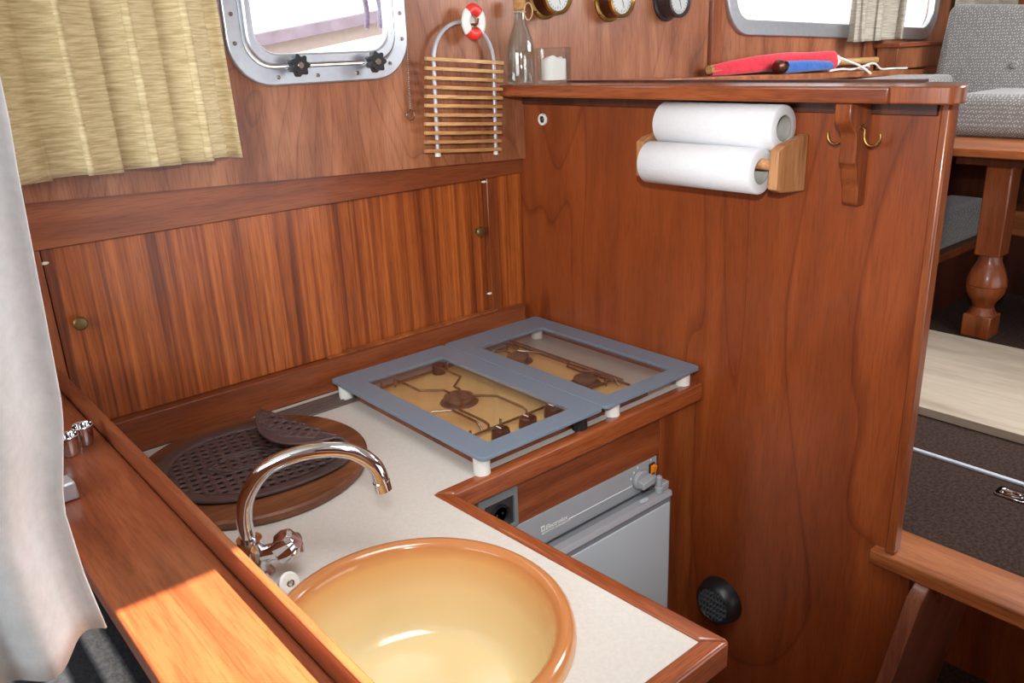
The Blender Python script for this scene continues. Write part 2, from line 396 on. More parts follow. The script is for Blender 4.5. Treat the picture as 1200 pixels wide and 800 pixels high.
# bulkhead trims
cap = [(1.155, 1.411), (1.153, 1.414), (1.153, 1.431), (1.156, 1.434), (1.272, 1.434), (1.272, 1.411)]
nos = thing('trim_1', (1.2, .93, 1.411), 'varnished mahogany cap rail on top of the bulkhead', None); nos['kind'] = 'structure'
mb = MB().plate([(1.155, YW), (1.155, .560), (1.272, .560), (1.272, YW)], [], 'z', 1.411, 1.434)
obj('cap_board', mb, M['raily'], nos, bevel=.004)
pts = [(1.155, .5595), (1.155, .496), (1.156, .486), (1.160, .478), (1.167, .473), (1.178, .472), (1.200, .477), (1.235, .490), (1.258, .503), (1.268, .515), (1.272, .530), (1.272, .5595)]
obj('cap_end', MB().plate(pts, [], 'z', 1.411, 1.434), M['post'], nos, bevel=.005)
obj('back_lip', MB().box(1.262, 1.272, .56, 1.30, 1.434, 1.438), M['darkwood'], nos)
struct('trim_2', MB().box(XB - .006, XB, .52, YW, 1.391, 1.411), M['darkwood'], 'dark fillet under the cap rail', bevel=.001)
pst = thing('trim_3', (1.235, .50, ZS), 'vertical mahogany post closing the bulkhead edge', None); pst['kind'] = 'structure'
obj('post_face', MB().box(1.212, 1.2395, .499, .514, ZS, 1.411), M['post'], pst, bevel=.004)
obj('post_side', MB().box(1.2395, 1.2495, .5045, .512, ZS, 1.405), M['post'], pst, bevel=.002)
struct('trim_4', MB().prism([(1.206, .664), (1.206, .688), (1.209, .690), (1.302, .690), (1.302, .664)], 'y', -.9, .535), M['sill'], 'pale brown wooden sill board at the saloon step', bevel=.002)
struct('trim_5', MB().box(XB - .012, XB, .92, YW - .008, ZC, ZC + .03), M['raily'], 'low wooden strip between worktop and bulkhead', bevel=.002)

# porthole (window_1)
w1 = thing('window_1', (.754, YW, 1.45), 'rounded aluminium porthole with clear pane above the locker', None); w1['kind'] = 'structure'
obj('outer_frame', MB().plate(rrect(.577, .931, 1.460, 1.82, .075), [rrect(.606, .902, 1.490, 1.79, .050)], 'y', YW - .010, YW + .006), M['alu'], w1, bevel=.003)
obj('inner_frame', MB().plate(rrect(.608, .900, 1.492, 1.788, .049), [rrect(.624, .884, 1.512, 1.77, .040)], 'y', YW - .018, YW + .004), M['alu'], w1, bevel=.004)
obj('pane', MB().plate(rrect(.622, .886, 1.508, 1.772, .040), [], 'y', YW - .004, YW + .002), M['pane'], w1, smooth=0)
for kx in (.684, .836):
    kz = 1.492
    mb = MB()
    pr = []
    for k in range(48):
        a = 2 * PI * k / 48; r = .0165 + .0026 * math.cos(7 * a); pr.append((kx + r * math.cos(a), kz + r * math.sin(a)))
    kn = obj('clamp_knob', mb.prism(pr, 'y', YW - .050, YW - .034), M['blackpl'], w1, bevel=.003)
    obj('stem', MB().lathe(disc_profile(.007, 0, .03), (kx, YW - .036, kz), 'y', 16), M['chrome'], kn)
    obj('hub_screw', MB().lathe(disc_profile(.006, 0, .003), (kx, YW - .0525, kz), 'y', 12), M['steel'], kn)
for sx, sz_ in ((.660, 1.474), (.735, 1.474), (.815, 1.474), (.886, 1.488), (.591, 1.53), (.591, 1.575), (.917, 1.53), (.917, 1.575)):
    obj('screw', MB().lathe(disc_profile(.0035, 0, .003, .0008), (sx, YW - .0125, sz_), 'y', 10), M['steel'], w1)
# saloon window (window_2)
w2o = thing('window_2', (2.5, YW, 1.47), 'long aluminium framed window in the saloon wall', None); w2o['kind'] = 'structure'
def grow(poly, d):
    cx = sum(p[0] for p in poly) / len(poly); out = []
    n = len(poly)
    for i in range(n):
        a, c = Vector(poly[i - 1]), Vector(poly[(i + 1) % n]); t = (c - a).normalized()
        out.append((poly[i][0] + t.y * d, poly[i][1] - t.x * d))
    return out
obj('frame', MB().plate(grow(win2, .028), [grow(win2, -.012)], 'y', YW - .012, YW + .008), M['alu'], w2o, bevel=.003)
obj('pane', MB().plate(grow(win2, -.004), [], 'y', YW - .002, YW + .003), M['pane'], w2o, smooth=0)
obj('glazing_bar', MB().box(2.352, 2.358, YW, YW + .008, 1.50, 1.82), M['whitepl'], w2o)
# neighbour's hull and ropes outside
nb = thing('moored_boat', (1.5, 3.0, 1.0), 'pale hull of the boat moored outside the porthole', 'boat')
def hullz(x): return 1.57 + (x - 1.357) * .15
mb = MB().prism([(.3, .9), (3.0, .9), (3.0, hullz(3.0) - .016), (.3, hullz(.3) - .016)], 'y', 3.02, 3.1)
obj('hull_side', mb, M['hull'], nb, smooth=0)
mb = MB().prism([(.3, hullz(.3) - .018), (3.0, hullz(3.0) - .018), (3.0, hullz(3.0) + .022), (.3, hullz(.3) + .022)], 'y', 2.98, 3.1)
obj('rubbing_strake', mb, M['hullband'], nb, smooth=0)
for x_, l_ in ((1.035, 'left one of the two mooring ropes outside the porthole'), (1.070, 'right one of the two mooring ropes outside the porthole')):
    pts = [(x_ + .004 * math.sin(k * .9), 1.70, 1.56 + .02 * k) for k in range(24)]
    tag(obj('mooring_rope', MB().tube(pts, .0058, 8), M['darkrope']), l_, 'rope', 'ropes outside the porthole')

# vertical trims on the saloon wall
struct('trim_6', MB().box(1.865, 1.905, YW - .012, YW, 1.30, 1.97), M['post'], 'vertical wooden batten on the saloon wall', bevel=.002)
struct('trim_7', MB().box(2.66, 2.70, YW - .012, YW, 1.30, 1.50), M['post'], 'short wooden batten under the saloon window', bevel=.002)

# ------------------------------------------------------------------ locker with two sliding doors
lk = thing('sliding_door_locker', (.68, 1.43, ZC), 'mahogany wall locker with two striped sliding doors behind the worktop', 'locker')
YF = 1.409
obj('top_rail', MB().box(.20, 1.2245, YF, YF + .02, 1.243, 1.335), M['rail'], lk, bevel=.0015)
obj('bottom_rail', MB().box(.10, 1.205, YW - .002, YF + .02, ZC, .943), M['rail'], lk, bevel=.0015)
obj('left_stile', MB().box(.19, .247, YF, YF + .02, .943, 1.243), M['post'], lk, bevel=.0015)
obj('right_stile', MB().box(1.122, 1.150, YF, YF + .02, .943, 1.243), M['post'], lk, bevel=.0015)
obj('corner_post', MB().box(1.150, XB, YF + .004, YF + .02, ZC, 1.335), M['sapele'], lk, bevel=.0015)
obj('far_left_panel', MB().box(.0, .19, YF + .004, YF + .018, ZC, 1.335), M['post'], lk)
obj('door_track', MB().box(.70, 1.135, YF - .004, YF + .012, .9435, .9465), M['sill'], lk)
for x0, x1, y, kx, kz in ((.249, .735, YF + .006, .279, 1.121), (.70, 1.121, YF + .016, 1.099, 1.130)):
    d = obj('sliding_door', MB().box(x0, x1, y, y + .008, .944, 1.2425), M['sapele'], lk, bevel=.0008)
    kn = MB().lathe([(0, 0), (.006, 0), (.006, -.010), (.0105, -.013), (.0112, -.016), (.009, -.019), (0, -.0205)], (kx, y, kz), 'y', 20)
    obj('knob', kn, M['oldbrass'], d)
for x, z in ((.2505, 1.222), (1.1185, 1.236), (1.1185, .985)):
    obj('guide_pad', MB().lathe(disc_profile(.005, 0, .005), (x, YF + .003, z), 'y', 12, (.5, 1.4)), M['sealant'], lk)

# ------------------------------------------------------------------ worktop
SKX, SKY, SKR = .4026, .6727, .180
wt = thing('worktop', (.7, .95, .85), 'cream laminate worktop with mahogany edge around sink and hob', 'worktop')
IN = [(.225, YW - .003), (1.2245, YW - .003), (1.2245, .920), (.600, .920), (.623, .450), (.225, .450)]
hob_hole = [(.745, .99), (1.09, .99), (1.09, 1.29), (.745, 1.29)]
obj('laminate_top', MB().plate(IN, [circ(SKX, SKY, .168, 64)], 'z', ZC - .028, ZC), M['counter'], wt, smooth=30)
def edge(poly, name, mat): obj(name, MB().plate(poly, [], 'z', ZC - .034, ZC + .0035), mat, wt, bevel=.005, segs=3)
edge([(1.2235, .920), (.600, .920), (.623, .897), (1.2235, .897)], 'front_edge', M['railx'])
edge([(.600, .920), (.623, .450), (.648, .426), (.623, .897)], 'side_edge', M['raily'])
edge([(.623, .450), (.225, .450), (.225, .426), (.648, .426)], 'end_edge', M['railx'])

# cabinets under the worktop
cb = thing('base_cabinet', (.9, 1.0, 0), 'mahogany base cabinet under the hob around the fridge', 'cabinet')
obj('front_rail', MB().box(.60, 1.115, .915, .935, .762, .846), M['rail'], cb, bevel=.001)
obj('right_stile', MB().box(1.115, XB - .001, .913, .935, .0, .846), M['post'], cb, bevel=.001)
obj('left_side', MB().box(.575, .60, .46, 1.37, .0, .846), M['post'], cb, bevel=.001)
obj('left_stile', MB().box(.60, .64, .915, .935, .0, .762), M['post'], cb, bevel=.001)
obj('plinth', MB().box(.64, 1.115, .915, .935, .0, .20), M['rail'], cb, bevel=.001)
obj('end_panel', MB().box(.24, .575, .46, .48, .0, .846), M['post'], cb, bevel=.001)

# ------------------------------------------------------------------ fridge
fr = thing('fridge', (.88, 1.1, .2), 'grey built-in fridge with orange switch under the hob', 'fridge')
obj('body', MB().box(.642, 1.113, .925, 1.36, .203, .758), M['fgrey'], fr)
cp = MB().hexa([(.642, .914, .700), (1.108, .914, .700), (1.108, .926, .700), (.642, .926, .700)], [(.642, .914, .7615), (1.108, .914, .7615), (1.108, .926, .7615), (.642, .926, .7615)])
cpo = obj('control_panel', cp, M['fgrey'], fr, bevel=.001)
dr = obj('door', MB().box(.645, 1.103, .872, .912, .21, .700), M['fdark'], fr, bevel=.004)
obj('door_panel', MB().box(.655, 1.096, .8695, .873, .222, .685), M['fpanel'], dr, bevel=.001)
obj('top_lip', MB().hexa([(.645, .868, .697), (1.103, .868, .697), (1.103, .892, .697), (.645, .892, .697)], [(.645, .872, .708), (1.103, .872, .708), (1.103, .890, .708), (.645, .890, .708)]), M['fgrey'], dr, bevel=.002)
kb = obj('control_knob', MB().lathe(disc_profile(.019, 0, .009, .002), (1.058, .905, .731), 'y', 28), M['fgrey'], cpo)
obj('knob_bar', MB().hexa([(1.042, .888, .722), (1.078, .888, .726), (1.078, .906, .726), (1.042, .906, .722)], [(1.042, .888, .736), (1.078, .888, .740), (1.078, .906, .740), (1.042, .906, .736)]), M['fgrey'], cpo, bevel=.002)
sw = obj('switch_bezel', MB().box(1.086, 1.100, .911, .915, .728, .752), M['blackpl'], cpo)
obj('switch_rocker', MB().prism([(.911, .731), (.906, .735), (.903, .749), (.911, .749)], 'x', 1.088, 1.098), M['orange'], cpo)
la = obj('door_latch', MB().lathe(disc_profile(.008, 0, .012), (1.078, .882, .708), 'z', 18), M['fgrey'], fr)
obj('latch_pin', MB().lathe(disc_profile(.0055, 0, .024), (1.078, .882, .718), 'z', 16), M['fgrey'], la)
obj('latch_block', MB().box(1.083, 1.104, .878, .898, .708, .724), M['fgrey'], la, bevel=.003)
obj('hinge_pad', MB().lathe(disc_profile(.008, 0, .0015), (1.035, .881, .708), 'z', 14, (1.4, .6)), M['fpanel'], dr)
obj('rule_line', MB().box(.873, 1.035, .9132, .9142, .7235, .7250), M['dial'], cpo)
for tx, tz in ((1.034, .738), (1.042, .748), (1.052, .755), (1.036, .722), (1.090, .7575)):
    obj('scale_mark', MB().box(tx, tx + .0022, .9132, .9142, tz, tz + .004), M['dial'], cpo)
def text(body, size, loc, mat, parent, shear=0.0, bold=0.0):
    cu = D.curves.new('lettering', 'FONT'); cu.body = body; cu.size = size; cu.shear = shear; cu.offset = bold
    t = D.objects.new('tmp', cu); COL.objects.link(t)
    dg = bpy.context.evaluated_depsgraph_get(); me = D.meshes.new_from_object(t.evaluated_get(dg))
    D.objects.remove(t)
    mb_ = MB().add([(loc[0] + v.co.x, loc[1], loc[2] + v.co.y) for v in me.vertices], [tuple(p.vertices) for p in me.polygons])
    return obj('lettering', mb_, mat, parent, smooth=0)
text('Electrolux', .0125, (.8175, .9135, .7265), M['dial'], cpo, .25, .0002)
obj('logo_frame', MB().plate([(.808, .7265), (.816, .7265), (.816, .7365), (.808, .7365)], [[(.8095, .728), (.8145, .728), (.8145, .735), (.8095, .735)]], 'y', .9132, .9142), M['dial'], cpo, smooth=0)
text('ABSORPTION REFRIGERATOR', .0052, (.808, .9135, .7205), M['dial'], cpo, 0, .0001)

# electrical socket
so = thing('wall_socket', (.712, .915, .77), 'dark grey electrical socket under the worktop corner', 'socket')
obj('frame', MB().plate(rrect(.672, .752, .770, .842, .003, 3), [rrect(.684, .744, .776, .828, .002, 3)], 'y', .905, .9145), M['sockgrey'], so, bevel=.0012)
obj('insert', MB().box(.684, .744, .909, .9145, .776, .828), M['gunmetal'], so)
obj('outlet_well', MB().lathe([(0, .004), (.014, .004), (.0155, 0), (.0195, -.002), (.020, .004)], (.716, .905, .800), 'y', 28), M['blackpl'], so)
for dx in (-.006, .006): obj('contact', MB().lathe(disc_profile(.002, 0, .001, .0003), (.716 + dx, .9075, .802), 'y', 8), M['brass'], so)

# ------------------------------------------------------------------ sink, tap, plug
sk = thing('sink', (SKX, SKY, ZC - .104), 'round amber glazed sink set in the worktop', 'sink')
prof = [(0, -.100), (.060, -.099), (.105, -.097), (.118, -.093), (.128, -.084), (.137, -.066), (.146, -.038), (.152, -.010), (.1545, 0.004), (.158, .014), (.164, .0195), (.171, .0195), (.178, .013), (.180, .004), (.180, .0005), (.163, .0005), (.154, -.04), (.144, -.072), (.134, -.090), (.120, -.101), (.1, -.104), (0, -.104)]
o = obj('basin', MB().lathe(prof, (SKX, SKY, ZC), 'z', 72), M['sink'], sk, smooth=60)
dn = obj('drain', MB().lathe([(0, .002), (.018, .002), (.024, .004), (.027, .002), (.027, 0), (0, 0)], (SKX - .02, SKY - .085, ZC - .0995), 'z', 28), M['chrome'], sk)
fa = thing('mixer_tap', (.325, .915, ZC), 'chrome swan neck mixer tap behind the sink', 'tap')
FX, FY = .318, .918
obj('base', MB().lathe([(0, 0), (.026, 0), (.026, .004), (.021, .010), (.019, .040), (.016, .052), (0, .052)], (FX, FY, ZC), 'z', 28), M['chrome'], fa)
tip = Vector((.458, .815, 1.000)); bas = Vector((FX, FY, ZC + .05))
dirv = (Vector((tip.x, tip.y, 0)) - Vector((FX, FY, 0))); L = dirv.length; dirv.normalize()
def fp(t, z): return Vector((FX, FY, 0)) + dirv * (t * L) + Vector((0, 0, z))
sp = spline([fp(0, .925), fp(-.01, .960), fp(.04, .994), fp(.19, 1.028), fp(.40, 1.044), fp(.62, 1.049), fp(.82, 1.043), fp(.96, 1.022), fp(1.0, .994)], 6)
obj('spout', MB().tube(sp, .0100, 16), M['chrome'], fa)
obj('aerator', MB().tube([fp(.994, 1.000), fp(1.004, .988)], .0112, 18), M['chrome'], fa)
hv = MB()
hc = Vector((.345, .884, ZC + .040))
pr = []
for k in range(36):
    a = 2 * PI * k / 36; r = .0185 + .0022 * math.cos(5 * a); pr.append((r, a))
ax = Vector((.55, -.62, .55)).normalized(); au = ax.orthogonal().normalized(); aw = ax.cross(au)
ring = []
for h, s_ in ((-.004, .75), (.0, .98), (.012, 1.05), (.022, .9), (.026, .6)):
    ring.append([hc + ax * h + (au * math.cos(a) + aw * math.sin(a)) * r * s_ for r, a in pr])
vv = [p for q in ring for p in q]
ff = [(i * 36 + k, i * 36 + (k + 1) % 36, (i + 1) * 36 + (k + 1) % 36, (i + 1) * 36 + k) for i in range(4) for k in range(36)] + [tuple(range(35, -1, -1)), tuple(range(4 * 36, 5 * 36))]
obj('handle', MB().add(vv, ff), M['chrome'], fa)
obj('handle_stem', MB().tube([(FX + .005, FY - .005, ZC + .028), tuple(hc)], .011, 14), M['chrome'], fa)
pl = thing('sink_plug', (.334, .862, ZC), 'small white round sink plug leaning on the tap', 'plug')
pc = Vector((.330, .848, ZC + .0145)); pax = Vector((.25, -.85, .45)).normalized()
pa = obj('stopper', MB().lathe([(.0, 0), (.013, 0), (.0145, .003), (.0145, .007), (.012, .0085), (.006, .0075), (0, .0075)], pc, pax, 24), M['whitepl'], pl)
obj('pull_ring', MB().tube([pc + pax * .009 + Vector((.004 * math.cos(a * PI / 6), 0, .004 * math.sin(a * PI / 6))) for a in range(12)], .0011, 6, True), M['steel'], pl)

# ------------------------------------------------------------------ hob with two glass lids
hb = thing('gas_hob', (.90, 1.15, ZC), 'amber enamel gas hob with wire pan supports under glass covers', 'hob')
obj('wooden_base', MB().box(.705, 1.105, .935, 1.318, ZC + .0002, ZC + .009), M['railx'], hb, bevel=.001)
obj('enamel_tray', MB().box(.722, 1.092, .948, 1.302, ZC + .009, ZC + .014), M['amber'], hb, bevel=.002)
ZT = ZC + .014
def burner(cx, cy, r):
    b0 = obj('burner', MB().lathe([(0, 0), (r + .008, 0), (r + .006, .002), (r * .8, .003), (r * .8, .007), (r, .008), (r, .012), (r - .003, .0135), (0, .0135)], (cx, cy, ZT), 'z', 28), M['burner'], hb)
    obj('burner_lid', MB().lathe([(r * .85, .0135), (r * .7, .0155), (0, .0155)], (cx, cy, ZT), 'z', 28), M['burner'], b0)
burner(.820, 1.144, .028); burner(1.045, 1.040, .023); burner(1.035, 1.225, .023)
zg = ZC + .032
def wire(name, pts, r=.0024): obj(name, MB().tube(pts, r, 8), M['steel'], hb)
# perimeter rods of the pan support
wire('support_rail', [(.735, 1.290, zg - .010), (1.082, 1.290, zg - .010)])
wire('support_rail', [(.735, 1.000, zg - .010), (1.082, 1.000, zg - .010)])
wire('support_rail', [(1.082, 1.295, zg - .010), (1.082, .960, zg - .010)])
wire('support_rail', [(1.074, 1.295, zg), (1.074, .970, zg)], .0022)
for x in (.745, .775, .90, 1.06): wire('support_foot', [(x, 1.29, ZT + .001), (x, 1.29, zg)])
for x in (.735, .80, .93, 1.06): wire('support_foot', [(x, 1.0, ZT + .001), (x, 1.0, zg)])
def prong(cx, cy, x0, y0, s=.034):
    """bent wire arm from a rail towards a burner"""
    sgn = 1 if cy > y0 else -1
    e = (cx + (.012 if x0 > cx else -.012), cy - sgn * .012, zg)
    ax_ = (x0, y0 + sgn * .012, zg); mid = (x0, cy - sgn * (.028 + s), zg); tw = (e[0], cy - sgn * .030, zg)
    wire('support_arm', [(x0, y0, zg - .012), (x0, y0 + sgn * .002, zg - .002), ax_, mid, tw, e])
for cx, cy, x0, y0 in ((.82, 1.144, .775, 1.29), (.82, 1.144, .872, 1.29), (.82, 1.144, .86, 1.0), (.82, 1.144, .775, 1.0), (1.045, 1.04, 1.06, 1.0), (1.035, 1.225, 1.06, 1.29), (1.035, 1.225, .985, 1.29)):
    prong(cx, cy, x0, y0)
wire('support_arm', [(1.060, 1.288, zg), (1.060, 1.255, zg), (1.045, 1.235, zg), (1.070, 1.19, zg), (1.070, 1.11, zg), (1.050, 1.095, zg), (1.05, 1.06, zg), (1.068, 1.03, zg), (1.068, .985, zg), (1.068, .975, zg - .012)])
wire('support_arm', [(.735, 1.11, zg), (.765, 1.09, zg), (.765, 1.02, zg), (.765, 1.005, zg - .012)])
for kx, ky in ((.774, .968), (.836, .970), (.896, .972)):
    kk = obj('gas_knob', MB().lathe([(0, 0), (.0155, 0), (.0165, .002), (.0150, .019), (.013, .0205), (0, .0205)], (kx, ky, ZT), 'z', 24), M['brownpl'], hb)
    obj('pointer', MB().box(kx - .001, kx + .001, ky - .001, ky + .011, ZT + .0203, ZT + .0212), M['dial'], kk)
def lid(x0, x1, y0, y1, ix0, ix1, iy0, iy1, feet, label):
    t = thing('hob_cover', ((x0 + x1) / 2, (y0 + y1) / 2, ZC), label, 'cover', 'glass hob covers')
    z0, z1 = ZC + .034, ZC + .040
    obj('enamel_border', MB().plate(rrect(x0, x1, y0, y1, .012, 5), [rrect(ix0, ix1, iy0, iy1, .001, 2)], 'z', z0, z1), M['lidgrey'], t, bevel=.002)
    obj('glass_pane', MB().box(ix0 + .0002, ix1 - .0002, iy0 + .0002, iy1 - .0002, z0 + .001, z1 - .0005), M['lidglass'], t, smooth=0)
    for fx, fy, mt in feet:
        obj('foot', MB().lathe(disc_profile(.0135, 0, .0335, .002), (fx, fy, ZC + .0005), 'z', 24), M[mt], t)
    return t
lid(.676, .945, .895, 1.363, .721, .899, .935, 1.303, ((.694, 1.338, 'whitepl'), (.692, .917, 'whitepl'), (.912, .923, 'blackpl'), (.880, 1.290, 'brownpl')), 'nearer blue-grey bordered glass hob cover, over the knobs')
lid(.947, 1.2115, .895, 1.365, .988, 1.164, .930, 1.294, ((.992, .921, 'whitepl'), (1.190, .921, 'whitepl'), (1.186, 1.334, 'whitepl')), 'farther blue-grey bordered glass hob cover, beside the bulkhead')
# ribbed strip at the back of the worktop
rs = thing('ribbed_strip', (.65, 1.34, ZC), 'brown ribbed plastic strip at the back of the worktop', 'strip')
obj('strip_body', MB().box(.50, .742, 1.314, 1.372, ZC, ZC + .004), M['strip'], rs, bevel=.001)
for k in range(6): obj('rib', MB().box(.50, .742, 1.320 + k * .0088, 1.3235 + k * .0088, ZC + .004, ZC + .0058), M['strip'], rs)

# ------------------------------------------------------------------ round board and rubber mat
BX, BY, BR = .438, 1.192, .184
tag(obj('chopping_board', MB().lathe([(0, 0), (BR - .004, 0), (BR, .003), (BR, .012), (BR - .004, .015), (0, .015)], (BX, BY, ZC + .0003), 'z', 72), M['board']),
    'round dark wooden board lying on the worktop', 'board')
mt_ = thing('rubber_mat', (.425, 1.20, ZC + .016), 'dark brown perforated oval rubber mat with a curled-up end on the board', 'mat')
MX, MY = .436, 1.196
ML, MWd = .146, .134           # half axes
ang = math.radians(-10)
ZM = ZC + .0185
fold_d = Vector((math.cos(math.radians(12)), math.sin(math.radians(12))))   # direction towards the curled end
def bend(p, up=0.0):
    """p: 2D point in the flat mat; the end past s0 rolls up and back over"""
    s = p.x * fold_d.x + p.y * fold_d.y; s0 = .074; r = .0205
    q = Vector((p.x, p.y)); z = 0; n = Vector((0, 0, 1))
    if s > s0:
        a = (s - s0) / r; amax = math.radians(186)
        ex = 0
        if a > amax: ex = (a - amax) * r; a = amax
        nx = s0 + r * math.sin(a) + ex * math.cos(a); z = r * (1 - math.cos(a)) + ex * math.sin(a)
        q = q + fold_d * (nx - s)
        n = Vector((-fold_d.x * math.sin(a), -fold_d.y * math.sin(a), math.cos(a)))
    return Vector((MX + q.x, MY + q.y, ZM + z)) + n * up
def flat(u, v):  # mat axes to 2D; far end longer so that there is something to curl
    return Vector((u * math.cos(ang) - v * math.sin(ang), u * math.sin(ang) + v * math.cos(ang)))
def inside(u, v, k=1.0):
    uu = u / (ML + (.055 if u > 0 else 0)); return (uu / k) ** 2 + (v / (MWd * k)) ** 2 < 1
cell = .0165
vs_, fs_ = [], []
def addq(pts):
    o_ = len(vs_); vs_.extend(pts); fs_.append(tuple(range(o_, o_ + len(pts))))
nu, nv = 15, 10
for i in range(-nu, nu):
    for j in range(-nv, nv):
        cu_, cv_ = (i + .5) * cell, (j + .5) * cell
        if not inside(cu_, cv_, .90): continue
        sq = [(cu_ + cell / 2 * a, cv_ + cell / 2 * b_) for a, b_ in ((1, 0), (1, 1), (0, 1), (-1, 1), (-1, 0), (-1, -1), (0, -1), (1, -1))]
        ho = [(cu_ + 0.0054 * math.cos(k * PI / 4), cv_ + .0048 * math.sin(k * PI / 4)) for k in range(8)]
        S = [bend(flat(*p)) for p in sq]; H = [bend(flat(*p)) for p in ho]
        for k in range(8): addq([S[k], S[(k + 1) % 8], H[(k + 1) % 8], H[k]])
obj('perforated_sheet', MB().add(vs_, fs_), M['mat'], mt_, solid=.004, smooth=50)
vs_, fs_ = [], []
n_ = 96; prev = None; rows = []
for k in range(n_):
    a = 2 * PI * k / n_; row = []
    for s_, up in ((.84, .0), (.90, .0015), (.985, .0018), (1.0, -.001)):
        c_, s2_ = math.cos(a), math.sin(a)
        u = c_ * (ML + (.055 if c_ > 0 else 0)) * s_; v = s2_ * MWd * s_
        row.append(bend(flat(u, v), up))
    rows.append(row)
for k in range(n_):
    for q in range(3): addq([rows[k][q], rows[(k + 1) % n_][q], rows[(k + 1) % n_][q + 1], rows[k][q + 1]])
obj('rim', MB().add(vs_, fs_), M['mat'], mt_, solid=.004, smooth=50)
# raised emblem-like ridge lines in the middle
for k, (rx, ry) in enumerate(((.060, .034), (.050, .026))):
    pts = []
    for q in range(40):
        a = 2 * PI * q / 40; w_ = 1 + .10 * math.cos(6 * a)
        pts.append(bend(flat(-.01 + rx * w_ * math.cos(a), -.005 + ry * w_ * math.sin(a)), .0022))
    obj('raised_ridge', MB().tube(pts, .0016, 6, True), M['mat'], mt_)

# ------------------------------------------------------------------ ledge / partition top on the left
lg = thing('ledge_partition', (.175, .7, 0), 'mahogany topped partition with raised lip left of the sink', 'partition')
obj('ledge_top', MB().box(.119, .2245, -.35, 1.398, 1.010, 1.034), M['ledge'], lg, bevel=.004, segs=3)
obj('raised_lip', MB().box(.2245, .2335, -.35, 1.396, 1.008, 1.060), M['ledge'], lg, bevel=.002)
obj('partition_panel', MB().box(.20, .222, -.35, 1.39, .0, 1.010), M['post'], lg)
# things on the ledge
def cup(x, y, label):
    t = thing('chrome_cup', (x, y, 1.0345), label, 'cup', 'chrome cups on the ledge')
    obj('cup_body', MB().lathe([(0, 0), (.0085, 0), (.010, .002), (.0125, .026), (.0115, .026), (.009, .003), (0, .003)], (x, y, 1.0345), 'z', 24), M['chrome'], t)
    obj('rolled_rim', MB().tube([(x + .0128 * math.cos(a * PI / 12), y + .0128 * math.sin(a * PI / 12), 1.061) for a in range(24)], .0014, 8, True), M['chrome'], t)
cup(.176, 1.105, 'nearer small chrome cup on the ledge'); cup(.199, 1.125, 'farther small chrome cup on the ledge')
fb = thing('folded_ruler', (.147, 1.03, 1.0345), 'small wooden bar with a metal end lying on the ledge', 'tool')
obj('wooden_bar', MB().hexa([(.128, 1.105, 1.0345), (.140, 1.105, 1.0345), (.150, 1.0, 1.0345), (.138, 1.0, 1.0345)], [(.128, 1.105, 1.049), (.140, 1.105, 1.049), (.150, 1.0, 1.049), (.138, 1.0, 1.049)]), M['rail'], fb, bevel=.001)
obj('metal_end', MB().hexa([(.124, .972, 1.0345), (.154, .972, 1.0345), (.154, .999, 1.0345), (.124, .999, 1.0345)], [(.124, .972, 1.056), (.152, .972, 1.058), (.152, .999, 1.058), (.124, .999, 1.056)]), M['alurod'], fb, bevel=.003)
jr = thing('lidded_jar', (.176, 1.305, 1.0345), 'white small jar with yellow marks at the far end of the ledge', 'jar')
jb = obj('jar_body', MB().lathe(disc_profile(.017, 0, .030, .003), (.168, 1.30, 1.0345), 'z', 24), M['whitepl'], jr)
obj('yellow_band', MB().lathe([(.0172, .012), (.0174, .012), (.0174, .018), (.0172, .018)], (.168, 1.30, 1.0345), 'z', 24), M['tealight'], jb)

# berth with striped rug
be = thing('berth', (-.4, .5, 0), 'berth left of the partition covered with a dark grey striped rug', 'berth')
obj('berth_base', MB().box(-.99, .199, -.8, 1.37, 0, .85), M['darkwood'], be)
obj('striped_rug', MB().box(-.99, .199, -.8, 1.37, .85, .93), M['rug'], be, bevel=.02)

# ------------------------------------------------------------------ curtains
def curtain(name, path, ztop, zbot_fn, label, mat, folds, amp, flare=0.0, overlap=.0, seg=140, push=None, seed=0):
    """path: 2D start and end; wavy cloth hanging from ztop"""
    a, b_ = Vector(path[0]), Vector(path[1]); d = b_ - a; n = Vector((-d.y, d.x)).normalized()
    rn = random.Random(seed); ph = [rn.uniform(0, 6.28) for _ in range(5)]
    def fn(u, v):
        z1 = zbot_fn(u); z = ztop + (z1 - ztop) * v
        w_ = amp * (.75 + .5 * v) * (math.sin(2 * PI * folds * u + ph[0] + .5 * math.sin(2 * PI * u + ph[1])) + .35 * math.sin(2 * PI * folds * 2.1 * u + ph[2] + v))
        th = 2 * PI * folds * u + ph[0] + .5 * math.sin(2 * PI * u + ph[1])
        p = a + d * u + n * w_ + d.normalized() * (amp * overlap * math.sin(2 * th + .6) * min(1, 8 * u, 8 * (1 - u)))
        if push: p = p + Vector(push(u, v))
        return (p.x, p.y, z)
    t = thing(name, (a.x, a.y, zbot_fn(.5)), label, 'curtain')
    obj('cloth', MB().grid(fn, seg, 40), mat, t, solid=.0016, smooth=180)
    return t
c1 = curtain('beige_curtain', ((.10, 1.357), (.560, 1.357)), 1.95, lambda u: 1.348 + .006 * u + .003 * math.sin(u * 30), 'beige streaked curtain hanging left of the porthole', M['beige'], 5.2, .019, overlap=.75, seed=4,
             push=lambda u, v: (.012 * (v - .5) * u, 0))
obj('curtain_rod', MB().tube([(.05, 1.357, 1.955), (.60, 1.357, 1.955)], .006, 10), M['alurod'], c1)
EDGE = ((1.95, .106), (1.478, .105), (1.442, .103), (1.36, .100), (1.28, .097), (1.21, .083), (1.15, .086), (1.10, .092), (1.0, .095))
